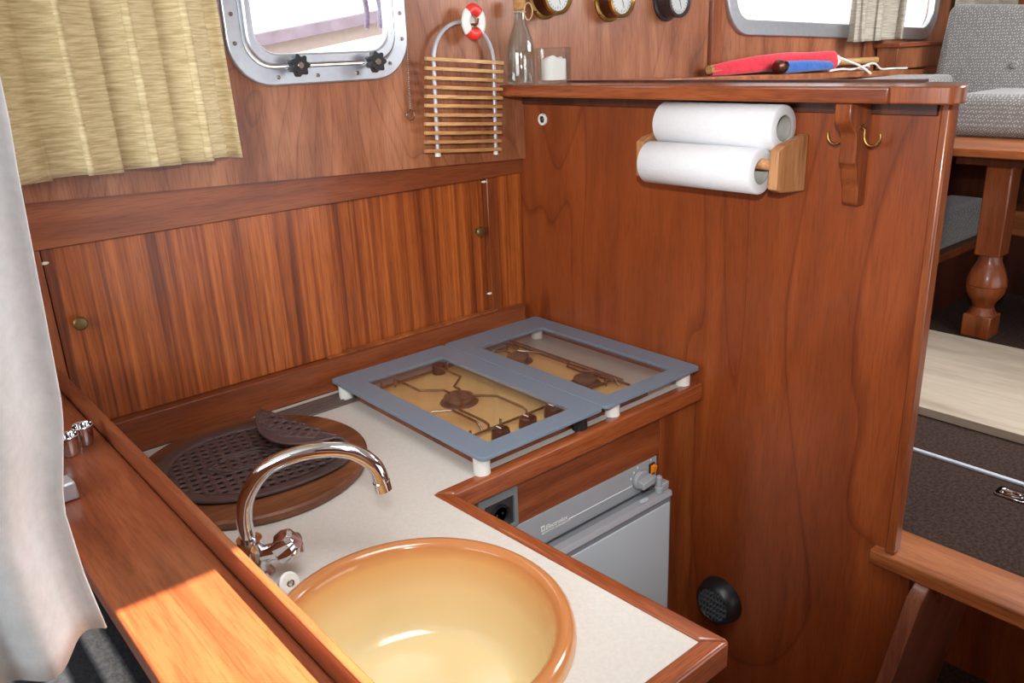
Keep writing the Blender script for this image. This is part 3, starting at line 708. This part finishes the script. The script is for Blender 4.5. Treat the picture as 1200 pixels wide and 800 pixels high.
def edge_x(z):
    for (z0, x0), (z1, x1) in zip(EDGE, EDGE[1:]):
        if z1 <= z <= z0: return x0 + (x1 - x0) * (z0 - z) / (z0 - z1)
    return EDGE[-1][1]
def hem(u): return 1.066 + .034 * u ** 2 + .004 * math.sin(9 * u)
c2 = thing('white_curtain', (-.07, .60, 1.08), 'white linen curtain hanging at the left beside the ledge', 'curtain')
def wfn(u, v):
    z = 1.95 + (hem(u) - 1.95) * v; x = -.26 + (edge_x(z) + .26) * u
    return (x, .597 + .011 * math.sin(2 * PI * 6.3 * u + 1.2) * (.6 + .6 * v) + .006 * math.sin(2 * PI * 2.7 * u + 3 * v), z)
obj('cloth', MB().grid(wfn, 110, 50), M['white'], c2, solid=.0016, smooth=180)
obj('curtain_rod', MB().tube([(-.30, .597, 1.956), (.125, .597, 1.956)], .006, 10), M['alurod'], c2)
c3 = curtain('grey_curtain', ((2.49, 1.345), (2.83, 1.345)), 1.95, lambda u: 1.484 + .004 * u, 'grey curtain hanging in the middle of the saloon window', M['greycurt'], 2.6, .026, overlap=.8, seed=5,
             push=lambda u, v: (.06 * u * (.5 - v), 0))
obj('curtain_rod', MB().tube([(2.45, 1.345, 1.955), (3.6, 1.345, 1.955)], .005, 10), M['alurod'], c3)
c4 = curtain('grey_curtain', ((3.25, 1.345), (3.60, 1.30)), 1.95, lambda u: 1.47, 'darker grey curtain at the far corner of the saloon', M['greycurt'], 3.0, .02, seed=8)
obj('curtain_rod', MB().tube([(3.62, 1.345, 1.935), (3.20, 1.345, 1.935)], .005, 10), M['alurod'], c4)

# ------------------------------------------------------------------ wall things: chain, rack, lifebuoy, gauges
pc_ = thing('bead_chain', (.929, 1.388, 1.39), 'thin metal bead chain with ring hanging beside the porthole', 'chain')
mb = MB()
zb = 1.403
for k in range(58):
    mb.lathe([(0, -.0019), (.0014, -.0014), (.0019, 0), (.0014, .0014), (0, .0019)], (.926 + .0045 * (k / 58), 1.389, zb + k * .0041), 'z', 6)
mb.tube([(.926, 1.389, zb), (.9305, 1.389, zb + .24)], .0006, 5)
obj('beads', mb, M['steel'], pc_)
obj('end_ring', MB().tube([(.926 + .0085 * math.cos(a * PI / 12), 1.389, 1.391 + .0095 * math.sin(a * PI / 12)) for a in range(24)], .0011, 6, True), M['steel'], pc_)

rk = thing('slatted_letter_rack', (1.045, 1.375, 1.30), 'wall rack of thin wooden slats on a bent aluminium rod', 'rack')
tilt = math.radians(4.6)
PIV = Vector((1.065, 1.378, 1.553))
def rot(x, z, y=1.378):
    dx, dz = x - PIV.x, z - PIV.z
    return (PIV.x + dx * math.cos(tilt) + dz * math.sin(tilt) * .35, y, PIV.z - dx * math.sin(tilt) + dz * math.cos(tilt))
xl, xr = .983, 1.133
rod = [rot(xl, 1.302 + k * .02) for k in range(9)] + [rot((xl + xr) / 2 - .075 * math.cos(math.radians(a)), 1.482 + .075 * math.sin(math.radians(a))) for a in range(0, 181, 10)] + [rot(xr, 1.462 - k * .02) for k in range(9)]
obj('bent_rod', MB().tube(rod, .0042, 10), M['alurod'], rk)
for x in (xl, xr):
    obj('rod_cap', MB().tube([rot(x, 1.300), rot(x, 1.312)], .0062 if x == xl else .005, 12), M['whitepl'], rk)
for k in range(11):
    z = 1.4845 - k * .01725
    mb = MB(); P1 = []
    n_ = 8
    vs2, fs2 = [], []
    for i in range(n_ + 1):
        x = .958 + (1.150 - .958) * i / n_ - .0012 * k; bow = .006 * math.sin(PI * i / n_)
        for y_, z_ in ((1.366 - bow, z - .0032), (1.373 - bow, z - .0032), (1.373 - bow, z + .0032), (1.366 - bow, z + .0032)): vs2.append(rot(x, z_, y_))
    for i in range(n_):
        for q in range(4): fs2.append((i * 4 + q, i * 4 + (q + 1) % 4, i * 4 + 4 + (q + 1) % 4, i * 4 + 4 + q))
    fs2 += [(3, 2, 1, 0), tuple(range(n_ * 4, n_ * 4 + 4))]
    obj('slat', MB().add(vs2, fs2), M['slat'], rk, smooth=30)
lb = thing('lifebuoy_hook', (1.073, 1.366, 1.53), 'small red and white lifebuoy wall hook holding the slatted rack', 'hook')
lc = Vector((1.0735, 1.364, 1.557)); RT, rt = .0195, .0095
def tor(a0, a1, n=10):
    def fn(u, v):
        a = math.radians(a0 + (a1 - a0) * u); p = 2 * PI * v
        return lc + Vector((math.cos(a) * (RT + rt * math.cos(p)), rt * .75 * math.sin(p), math.sin(a) * (RT + rt * math.cos(p)) * 1.18))
    return MB().grid(fn, n, 14)
for i in range(4):
    a0 = 62 - 20 + i * 90
    obj('ring_segment', tor(a0, a0 + 90), M['lifered'] if i % 2 == 0 else M['whitepl'], lb, smooth=60)
obj('backplate', MB().lathe(disc_profile(.012, 0, .018), (lc.x, 1.374, lc.z), 'y', 20), M['whitepl'], lb)
obj('peg', MB().tube(spline([(lc.x, 1.372, lc.z - .004), (lc.x, 1.355, lc.z - .004), (lc.x, 1.350, lc.z + .006)], 4), .0022, 8), M['brass'], lb)

def gauge(x, z, body, rim, label):
    r = .0375
    t = thing('ship_gauge', (x, YW, z - .045), label, 'gauge', 'round gauges on the cabin wall')
    obj('flange', MB().lathe([(0, 0), (.047, 0), (.047, -.004), (.042, -.007), (0, -.007)], (x, YW - .0003, z), 'y', 48), rim, t)
    for k in range(4):
        a = math.radians(45 + 90 * k)
        obj('flange_screw', MB().lathe(disc_profile(.0022, -.0018, 0, .0004), (x + .0435 * math.cos(a), YW - .0055, z + .0435 * math.sin(a)), 'y', 8), M['steel'], t)
    obj('case', MB().lathe([(.040, -.006), (.039, -.012), (.0385, -.038), (.0385, -.006)], (x, YW, z), 'y', 48), body, t)
    obj('bezel', MB().lathe([(.0385, -.036), (.0405, -.038), (.0405, -.045), (.036, -.047), (.032, -.043), (.032, -.038)], (x, YW, z), 'y', 48), rim, t)
    dl = obj('dial', MB().lathe([(0, -.041), (.0325, -.041), (.0325, -.039), (0, -.039)], (x, YW, z), 'y', 40), M['dial'], t)
    mb_ = MB()
    for k in range(24):
        a = 2 * PI * k / 24; r0 = .023 if k % 6 == 0 else .026
        c_, s_ = math.cos(a), math.sin(a); wv_ = .0007
        mb_.add([(x + c_ * r0 - s_ * wv_, YW - .0413, z + s_ * r0 + c_ * wv_), (x + c_ * r0 + s_ * wv_, YW - .0413, z + s_ * r0 - c_ * wv_), (x + c_ * .0295 + s_ * wv_, YW - .0413, z + s_ * .0295 - c_ * wv_), (x + c_ * .0295 - s_ * wv_, YW - .0413, z + s_ * .0295 + c_ * wv_)], [(0, 1, 2, 3)])
    obj('scale_ticks', mb_, M['ink'], dl, smooth=0)
    obj('needle', MB().tube([(x - .003, YW - .0425, z + .008), (x + .007, YW - .0425, z - .020)], [.001, .0004], 6), M['ink'], t)
    obj('glass_cover', MB().lathe([(0, -.0445), (.033, -.0440), (.033, -.0435), (0, -.0440)], (x, YW, z), 'y', 32), M['clear'], t)
gauge(1.292, 1.608, M['copper'], M['brass'], 'leftmost brass ship gauge on the wall above the bottle')
gauge(1.490, 1.601, M['copper'], M['brass'], 'middle brass ship gauge on the wall')
gauge(1.692, 1.600, M['gunmetal'], M['gunmetal'], 'dark rimmed ship gauge, rightmost of three')

# ------------------------------------------------------------------ bottle, candle glass on the cap rail
ZK = 1.4342
bt = thing('glass_bottle', (1.190, 1.360, ZK), 'pale green glass bottle with cork on the cap rail', 'bottle')
bp = [(0, .001), (.024, .001), (.0285, .003), (.029, .010), (.0292, .060), (.027, .080), (.021, .100), (.0125, .122), (.0108, .140), (.0105, .143), (.009, .143), (.0092, .138), (.011, .120), (.019, .099), (.025, .079), (.0272, .060), (.027, .012), (.025, .006), (0, .005)]
obj('glass_body', MB().lathe(bp, (1.190, 1.360, ZK), 'z', 36), M['bottle'], bt, smooth=60)
obj('cork', MB().lathe(disc_profile(.0125, .1435, .165, .002), (1.190, 1.360, ZK), 'z', 20), M['cork'], bt)
obj('twine_ring', MB().tube([(1.1875 + .003, 1.334 + .0125 * math.cos(a * PI / 12), ZK + .140 + .016 * math.sin(a * PI / 12)) for a in range(24)], .0014, 6, True), M['twine'], bt)
obj('neck_twine', MB().tube([(1.190 + .0122 * math.cos(a * PI / 10), 1.360 + .0122 * math.sin(a * PI / 10), ZK + .1405) for a in range(20)], .0014, 6, True), M['twine'], bt)
gl = obj('candle_glass', MB().lathe([(0, 0), (.033, 0), (.035, .002), (.0355, .066), (.0365, .068), (.0345, .069), (.0335, .066), (.0325, .010), (.030, .007), (0, .007)], (1.195, 1.268, ZK + .0003), 'z', 36), M['clear'], smooth=60)
tag(gl, 'clear glass tumbler beside the bottle holding a candle', 'glass')
cd = thing('candle', (1.195, 1.268, ZK + .0075), 'white used candle inside the glass tumbler', 'candle')
def cfn(u, v):
    a = 2 * PI * u
    top = .040 + .004 * math.sin(2 * a) + .003 * math.sin(5 * a + 1)
    rr_ = .0245 + (.001 * math.sin(4 * a))
    if v < .5: return (1.195 + rr_ * math.cos(a), 1.268 + rr_ * math.sin(a), ZK + .008 + top * v * 2)
    k = 1 - (v - .5) * 2
    return (1.195 + rr_ * k * math.cos(a), 1.268 + rr_ * k * math.sin(a), ZK + .008 + top * (.75 + .25 * k ** .5))
obj('wax_body', MB().grid(cfn, 36, 20), M['wax'], cd, smooth=60)
obj('wick', MB().tube([(1.195, 1.268, ZK + .036), (1.196, 1.268, ZK + .052)], .0009, 6), M['ink'], cd)

# ------------------------------------------------------------------ bulkhead fittings
ring = thing('push_button', (XB, 1.335, 1.353), 'small round white rimmed button on the bulkhead', 'button')
obj('white_ring', MB().lathe([(.0075, 0), (.0125, 0), (.0120, -.004), (.0075, -.004), (.0075, 0)], (XB - .0003, 1.335, 1.361), 'x', 28), M['whitepl'], ring)
obj('chrome_core', MB().lathe([(0, 0), (.0075, 0), (.0068, -.003), (.003, -.0055), (0, -.006)], (XB - .0003, 1.335, 1.361), 'x', 20), M['gunmetal'], ring)

ph = thing('paper_towel_holder', (XB, .895, 1.27), 'light wooden kitchen paper holder screwed to the bulkhead', 'holder')
for y0, y1 in ((.715, .731), (.986, 1.002)):
    obj('side_plate', MB().prism([(1.141, 1.280), (1.141, 1.340), (1.156, 1.347), (XB - .001, 1.358), (XB - .001, 1.268), (1.156, 1.274)], 'y', y0, y1), M['beechy'], ph, bevel=.002)
obj('rod', MB().tube([(1.155, .720, 1.316), (1.155, .997, 1.316)], .0085, 16), M['beech'], ph)
def roll(x, z, y0, y1, label):
    t = thing('paper_roll', (x, (y0 + y1) / 2, z - .036), label, 'paper roll', 'kitchen paper rolls')
    Lr = y1 - y0
    obj('paper', MB().lathe([(.0205, 0), (.034, 0), (.0362, .002), (.0362, Lr - .002), (.034, Lr), (.0205, Lr)], (x, y0, z), 'y', 48), M['paper'], t, smooth=50)
    obj('core', MB().lathe([(.0193, .0005), (.0206, .0005), (.0206, Lr - .0005), (.0193, Lr - .0005), (.0193, .0005)], (x, y0, z), 'y', 40), M['cardboard'], t, smooth=50)
roll(1.1550, 1.3045, .752, .982, 'front roll of white kitchen paper on the wooden rod')
roll(1.1880, 1.3690, .738, .976, 'rear roll of white kitchen paper lying between the front roll and the bulkhead')

bk = thing('shelf_bracket', (1.19, .625, 1.257), 'carved mahogany bracket under the cap rail', 'bracket')
prof = [(XB - .0005, 1.410), (1.160, 1.410), (1.160, 1.390)] + [(1.160 + .022 * (1 - math.cos(math.radians(a))) * .5 + 0, 1.390 - .030 * a / 180) for a in range(20, 181, 20)]
prof += [(1.1835, 1.345), (1.1835, 1.323), (1.190, 1.316), (1.1915, 1.310)] + [(1.1925 + .008 * math.sin(math.radians(a)), 1.300 - .022 * a / 90) for a in range(0, 91, 30)] + [(1.201, 1.262), (1.206, 1.257), (XB - .0005, 1.257)]
obj('bracket_body', MB().prism(prof, 'y', .615, .640), M['post'], bk, bevel=.002)
def hook(y, sgn, label):
    t = thing('brass_cup_hook', (1.205, y, 1.335), label, 'hook', 'brass hooks on the bracket')
    pts = [(1.198, y, 1.374), (1.198, y + sgn * .004, 1.371)] + [(1.198, y + sgn * (.016 - .012 * math.cos(math.radians(a))), 1.362 - .014 * math.sin(math.radians(a))) for a in range(0, 200, 15)]
    obj('hook_wire', MB().tube(pts, .0021, 10), M['brass'], t)
    obj('collar', MB().lathe(disc_profile(.0045, 0, .002, .0005), (1.198, y, 1.374), (0, sgn, 0), 12), M['brass'], t)
hook(.6145, -1, 'brass cup hook on the near side of the bracket'); hook(.6405, 1, 'brass cup hook on the far side of the bracket')

vt = thing('air_vent', (XB, .835, .37), 'round black air outlet with grille low on the bulkhead', 'vent')
vc = Vector((XB - .0003, .833, .420))
obj('ring', MB().lathe([(.046, 0), (.050, 0), (.049, -.006), (.043, -.026), (.036, -.031), (.034, -.029), (.036, -.020), (.040, 0), (.046, 0)], vc, 'x', 48), M['blackpl'], vt, smooth=50)
obj('grille_back', MB().lathe(disc_profile(.038, -.012, -.008), vc, 'x', 32), M['ink'], vt)
def bar(a0, a1): obj('grille_bar', MB().box(vc.x - .030, vc.x - .022, *a0, *a1), M['grille'], vt)
for k in range(-2, 3):
    w_ = math.sqrt(.036 ** 2 - (k * .013) ** 2)
    bar((vc.y - w_, vc.y + w_), (vc.z + k * .013 - .0012, vc.z + k * .013 + .0012))
for k in range(-4, 5):
    w_ = math.sqrt(.036 ** 2 - (k * .008) ** 2)
    bar((vc.y + k * .008 - .0011, vc.y + k * .008 + .0011), (vc.z - w_, vc.z + w_))

# ------------------------------------------------------------------ below the sill
hd = thing('step_door', (1.25, .45, .2), 'dark mahogany hinged flap standing open below the sill', 'flap')
fv = []
for lean in (.447, .471):
    for x_, z_ in ((1.196, .21), (1.196, .638), (1.212, .662), (1.50, .662), (1.50, .21)): fv.append((x_, lean - .012 + (.664 - z_) * .16, z_))
obj('board', MB().add(fv, [(4, 3, 2, 1, 0), (5, 6, 7, 8, 9)] + [(i, (i + 1) % 5, 5 + (i + 1) % 5, 5 + i) for i in range(5)]), M['flapwood'], hd, bevel=.002)
hg = obj('hinge_leaf', MB().prism([(1.246, .655), (1.246, .615), (1.258, .612), (1.272, .622), (1.280, .640), (1.276, .658)], 'y', .4318, .4345), M['brass'], hd)
for x_, z_ in ((1.255, .648), (1.268, .648), (1.258, .626)):
    obj('screw', MB().lathe(disc_profile(.003, 0, .0015, .0004), (x_, .4306, z_), 'y', 10), M['steel'], hd)

# ------------------------------------------------------------------ saloon
tag(obj('plywood_sheet', MB().box(1.792, 2.33, -.30, .98, ZS - .0035, ZS + .016), M['ply'], bevel=.001), 'pale raw plywood sheet lying on the saloon carpet', 'plywood')
tag(obj('metal_strip', MB().box(1.608, 1.618, -.6, 1.0, ZS - .0038, ZS + .001), M['alubright'], bevel=.001), 'thin aluminium strip across the carpet joint', 'strip')
def latch(x, y, label):
    t = thing('flush_ring_pull', (x, y, ZS - .0035), label, 'latch', 'chrome floor hatch pulls')
    obj('plate', MB().plate(rrect(x - .018, x + .018, y - .028, y + .028, .008, 4), [rrect(x - .012, x + .012, y - .020, y + .020, .007, 4)], 'z', ZS - .0035, ZS + .0005), M['chrome'], t, bevel=.001)
    obj('dish', MB().box(x - .012, x + .012, y - .020, y + .020, ZS - .0038, ZS - .0025), M['steel'], t)
    obj('ring', MB().tube([(x + .009 * math.cos(a * PI / 10), y + .016 * math.sin(a * PI / 10), ZS - .0005) for a in range(20)], .0018, 6, True), M['chrome'], t)
latch(1.558, .442, 'chrome ring pull on the near side of the carpet strip'); latch(1.655, .425, 'chrome ring pull on the far side of the carpet strip')

tb = thing('dinette_table', (2.6, .5, ZS), 'low wooden dinette table with a turned baluster leg', 'table')
obj('table_top', MB().box(2.265, 2.81, -.25, 1.06, 1.199, 1.222), M['sill'], tb, bevel=.004)
obj('under_frame', MB().box(2.33, 2.70, -.2, .93, 1.172, 1.199), M['darkwood'], tb)
LX, LY = 2.43, .845
lg_ = obj('leg_block', MB().box(LX - .033, LX + .033, LY - .033, LY + .033, .92, 1.172), M['post'], tb, bevel=.004)
tp = [(.028, .925), (.030, .905), (.036, .890), (.044, .872), (.050, .852), (.051, .838), (.0485, .836), (.051, .834), (.048, .815), (.039, .798), (.030, .785), (.027, .772), (.033, .760), (.036, .752)]
obj('turned_leg', MB().lathe([(0, .925)] + tp + [(0, .752)], (LX, LY, 0), 'z', 36), M['post'], tb)
obj('leg_foot', MB().box(LX - .037, LX + .037, LY - .037, LY + .037, ZS - .003, .752), M['post'], tb, bevel=.004)

def cushion(name, x0, x1, y0, y1, z0, z1, label, piping=True, rotx=None, bev=.028):
    t = thing(name, ((x0 + x1) / 2, (y0 + y1) / 2, z0), label, 'cushion', 'grey saloon cushions')
    obj('cover', MB().box(x0, x1, y0, y1, z0, z1), M['cushion'], t, bevel=bev, segs=5, smooth=60)
    return t
cushion('seat_cushion', 2.50, 2.80, .10, 1.035, 1.2222, 1.338, 'thick grey dotted cushion lying on the dinette table')
# bench along the wall
bn = thing('bench', (2.6, 1.2, ZS), 'wooden bench base along the saloon wall', 'bench')
obj('front_panel', MB().box(1.70, 2.88, 1.02, 1.04, ZS - .003, .855), M['darkwood'], bn)
obj('seat_board', MB().box(1.70, 2.88, 1.005, 1.39, .855, .880), M['post'], bn, bevel=.003)
obj('backrest_locker', MB().box(1.60, 2.74, 1.158, 1.385, .8802, 1.2985), M['darkwood'], bn, bevel=.002)
cushion('seat_cushion', 1.75, 2.86, 1.015, 1.155, .8805, 1.0, 'grey dotted bench cushion behind the table leg')
# cross bench behind the table
b2 = thing('cross_bench', (3.1, .4, ZS), 'wooden cross bench behind the dinette table', 'bench')
obj('front_panel', MB().box(2.905, 2.925, -.6, 1.0, ZS - .003, .88), M['darkwood'], b2)
obj('seat_rail', MB().box(2.89, 3.40, -.6, 1.0, .88, .96), M['sill'], b2, bevel=.004)
obj('backrest_panel', MB().box(3.02, 3.05, -.6, 1.26, .961, 1.40), M['darkwood'], b2)
# large back cushion
bc = thing('back_cushion', (2.9, .8, 1.336), 'large upright grey dotted back cushion with tufted button at the right', 'cushion')
def bcf(): 
    mb_ = MB(); 
    return mb_.hexa([(2.83, .30, 1.225), (3.0, .30, 1.225), (3.0, 1.255, 1.225), (2.83, 1.255, 1.225)], [(2.90, .30, 1.52), (3.03, .30, 1.52), (3.03, 1.245, 1.585), (2.90, 1.245, 1.585)])
obj('cover', bcf(), M['cushion'], bc, bevel=.03, segs=5, smooth=60)
obj('tuft_button', MB().lathe([(0, -.006), (.010, -.004), (.012, 0), (0, .002)], (2.862, 1.012, 1.40), 'x', 16), M['cushion'], bc)
# flat cushion on the side shelf (seen edge-on behind the cap rail)
cushion('side_cushion', 1.62, 2.72, 1.12, 1.299, 1.299, 1.382, 'flat grey cushion between the cap rail and the flag shelf', bev=.02)

# shelf with the rolled flags; it falls towards the far end like the window above it
def shz(x): return 1.428 - (x - 1.5) * .0275
sf = thing('side_shelf', (2.2, 1.34, 1.36), 'long sloping wooden side shelf under the saloon window', 'shelf')
mb = MB().hexa([(1.28, 1.30, shz(1.28) - .018), (3.1, 1.30, shz(3.1) - .018), (3.1, 1.394, shz(3.1) - .018), (1.28, 1.394, shz(1.28) - .018)], [(1.28, 1.30, shz(1.28)), (3.1, 1.30, shz(3.1)), (3.1, 1.394, shz(3.1)), (1.28, 1.394, shz(1.28))])
obj('shelf_board', mb, M['sill'], sf, bevel=.003)
fl = thing('rolled_red_flag', (2.1, 1.34, shz(2.1)), 'red flag rolled on a wooden staff lying on the side shelf', 'flag')
def fpos(u): 
    x = 1.84 + .62 * u; return Vector((x, 1.364, shz(x) + .015 + .017 * min(1, u / .62) ** .8))
def ffn(u, v):
    a = 2 * PI * v; c_ = fpos(u); r = .013 + .014 * min(1, u / .62) ** .8 + .0022 * math.sin(3 * a + 9 * u)
    r *= (1 if u < .97 else .6)
    return (c_.x, c_.y + r * math.cos(a) * .8, max(c_.z + r * math.sin(a), shz(c_.x) + .001))
obj('red_cloth', MB().grid(ffn, 40, 28), M['red'], fl, smooth=60)
obj('staff', MB().tube([(1.83, 1.364, shz(1.83) + .016), (2.70, 1.364, 1.4265)], .0105, 12), M['pole'], fl)
obj('binding', MB().tube([fpos(.965) + Vector((.016 * (k / 36), .015 * math.cos(k * .6), .015 * math.sin(k * .6))) for k in range(36)], .0030, 6), M['rope'], fl)
obj('cord', MB().tube(spline([fpos(.97) + Vector((0, -.014, .01)), (2.47, 1.335, 1.432), (2.50, 1.315, 1.418), (2.515, 1.292, 1.400), (2.52, 1.285, 1.392)], 6), .0034, 8), M['rope'], fl)
f2 = thing('rolled_blue_flag', (2.2, 1.315, shz(2.2)), 'blue flag rolled round a dark knobbed staff in front of the red flag', 'flag')
def gfn(u, v):
    a = 2 * PI * v; x = 2.10 + .235 * u; r = .0165 - .003 * u + .0012 * math.sin(3 * a + 5 * u)
    return (x, 1.318 + r * math.cos(a), shz(x) + .0185 + r * math.sin(a))
obj('blue_cloth', MB().grid(gfn, 20, 24), M['blue'], f2, smooth=60)
obj('staff_knob', MB().lathe([(0, -.022), (.012, -.020), (.018, -.010), (.018, .002), (.013, .008), (.010, .016), (0, .016)], (2.082, 1.318, shz(2.08) + .0190), 'x', 24), M['copper'], f2)
obj('staff_core', MB().tube([(2.09, 1.318, shz(2.09) + .0185), (2.345, 1.318, shz(2.345) + .0185)], .007, 10), M['pole'], f2)
ln = tag(obj('tangled_line', MB().tube(spline([(2.35, 1.325, shz(2.35) + .004), (2.42, 1.322, shz(2.42) + .008), (2.49, 1.33, shz(2.49) + .006), (2.55, 1.312, shz(2.55) + .016), (2.58, 1.33, shz(2.58) + .006), (2.55, 1.34, shz(2.55) + .008), (2.62, 1.33, shz(2.62) + .022), (2.66, 1.325, shz(2.66) + .005), (2.70, 1.312, shz(2.70) + .005), (2.80, 1.308, shz(2.80) + .005)], 6), .0032, 8), M['rope']), 'loose white line lying beyond the flags on the shelf', 'line')
bx2 = thing('corner_locker', (2.85, 1.35, shz(2.85)), 'small wooden box locker at the far end of the side shelf', 'box')
obj('box_body', MB().box(2.745, 3.08, 1.318, 1.385, 1.396, 1.462), M['upper'], bx2, bevel=.001)
obj('box_lid', MB().box(2.730, 3.09, 1.304, 1.392, 1.462, 1.475), M['rail'], bx2, bevel=.002)
lm = thing('brass_cabin_lamp', (3.58, .95, 1.50), 'small brass cabin lamp with yellowish glass at the top right', 'lamp')
lp = (3.55, 1.03, 0)
obj('lamp_glass', MB().lathe([(0, 1.553), (.040, 1.553), (.044, 1.57), (.044, 1.66), (.040, 1.68), (0, 1.68)], lp, 'z', 24), M['tealight'], lm)
obj('lamp_base', MB().lathe([(0, 1.515), (.05, 1.515), (.05, 1.53), (.044, 1.535), (.044, 1.553), (0, 1.553)], lp, 'z', 24), M['brass'], lm)
obj('wall_arm', MB().tube([(3.56, 1.03, 1.525), (3.649, 1.03, 1.525)], .01, 10), M['brass'], lm)

for o in D.objects:
    if '_o' in o: del o['_o']
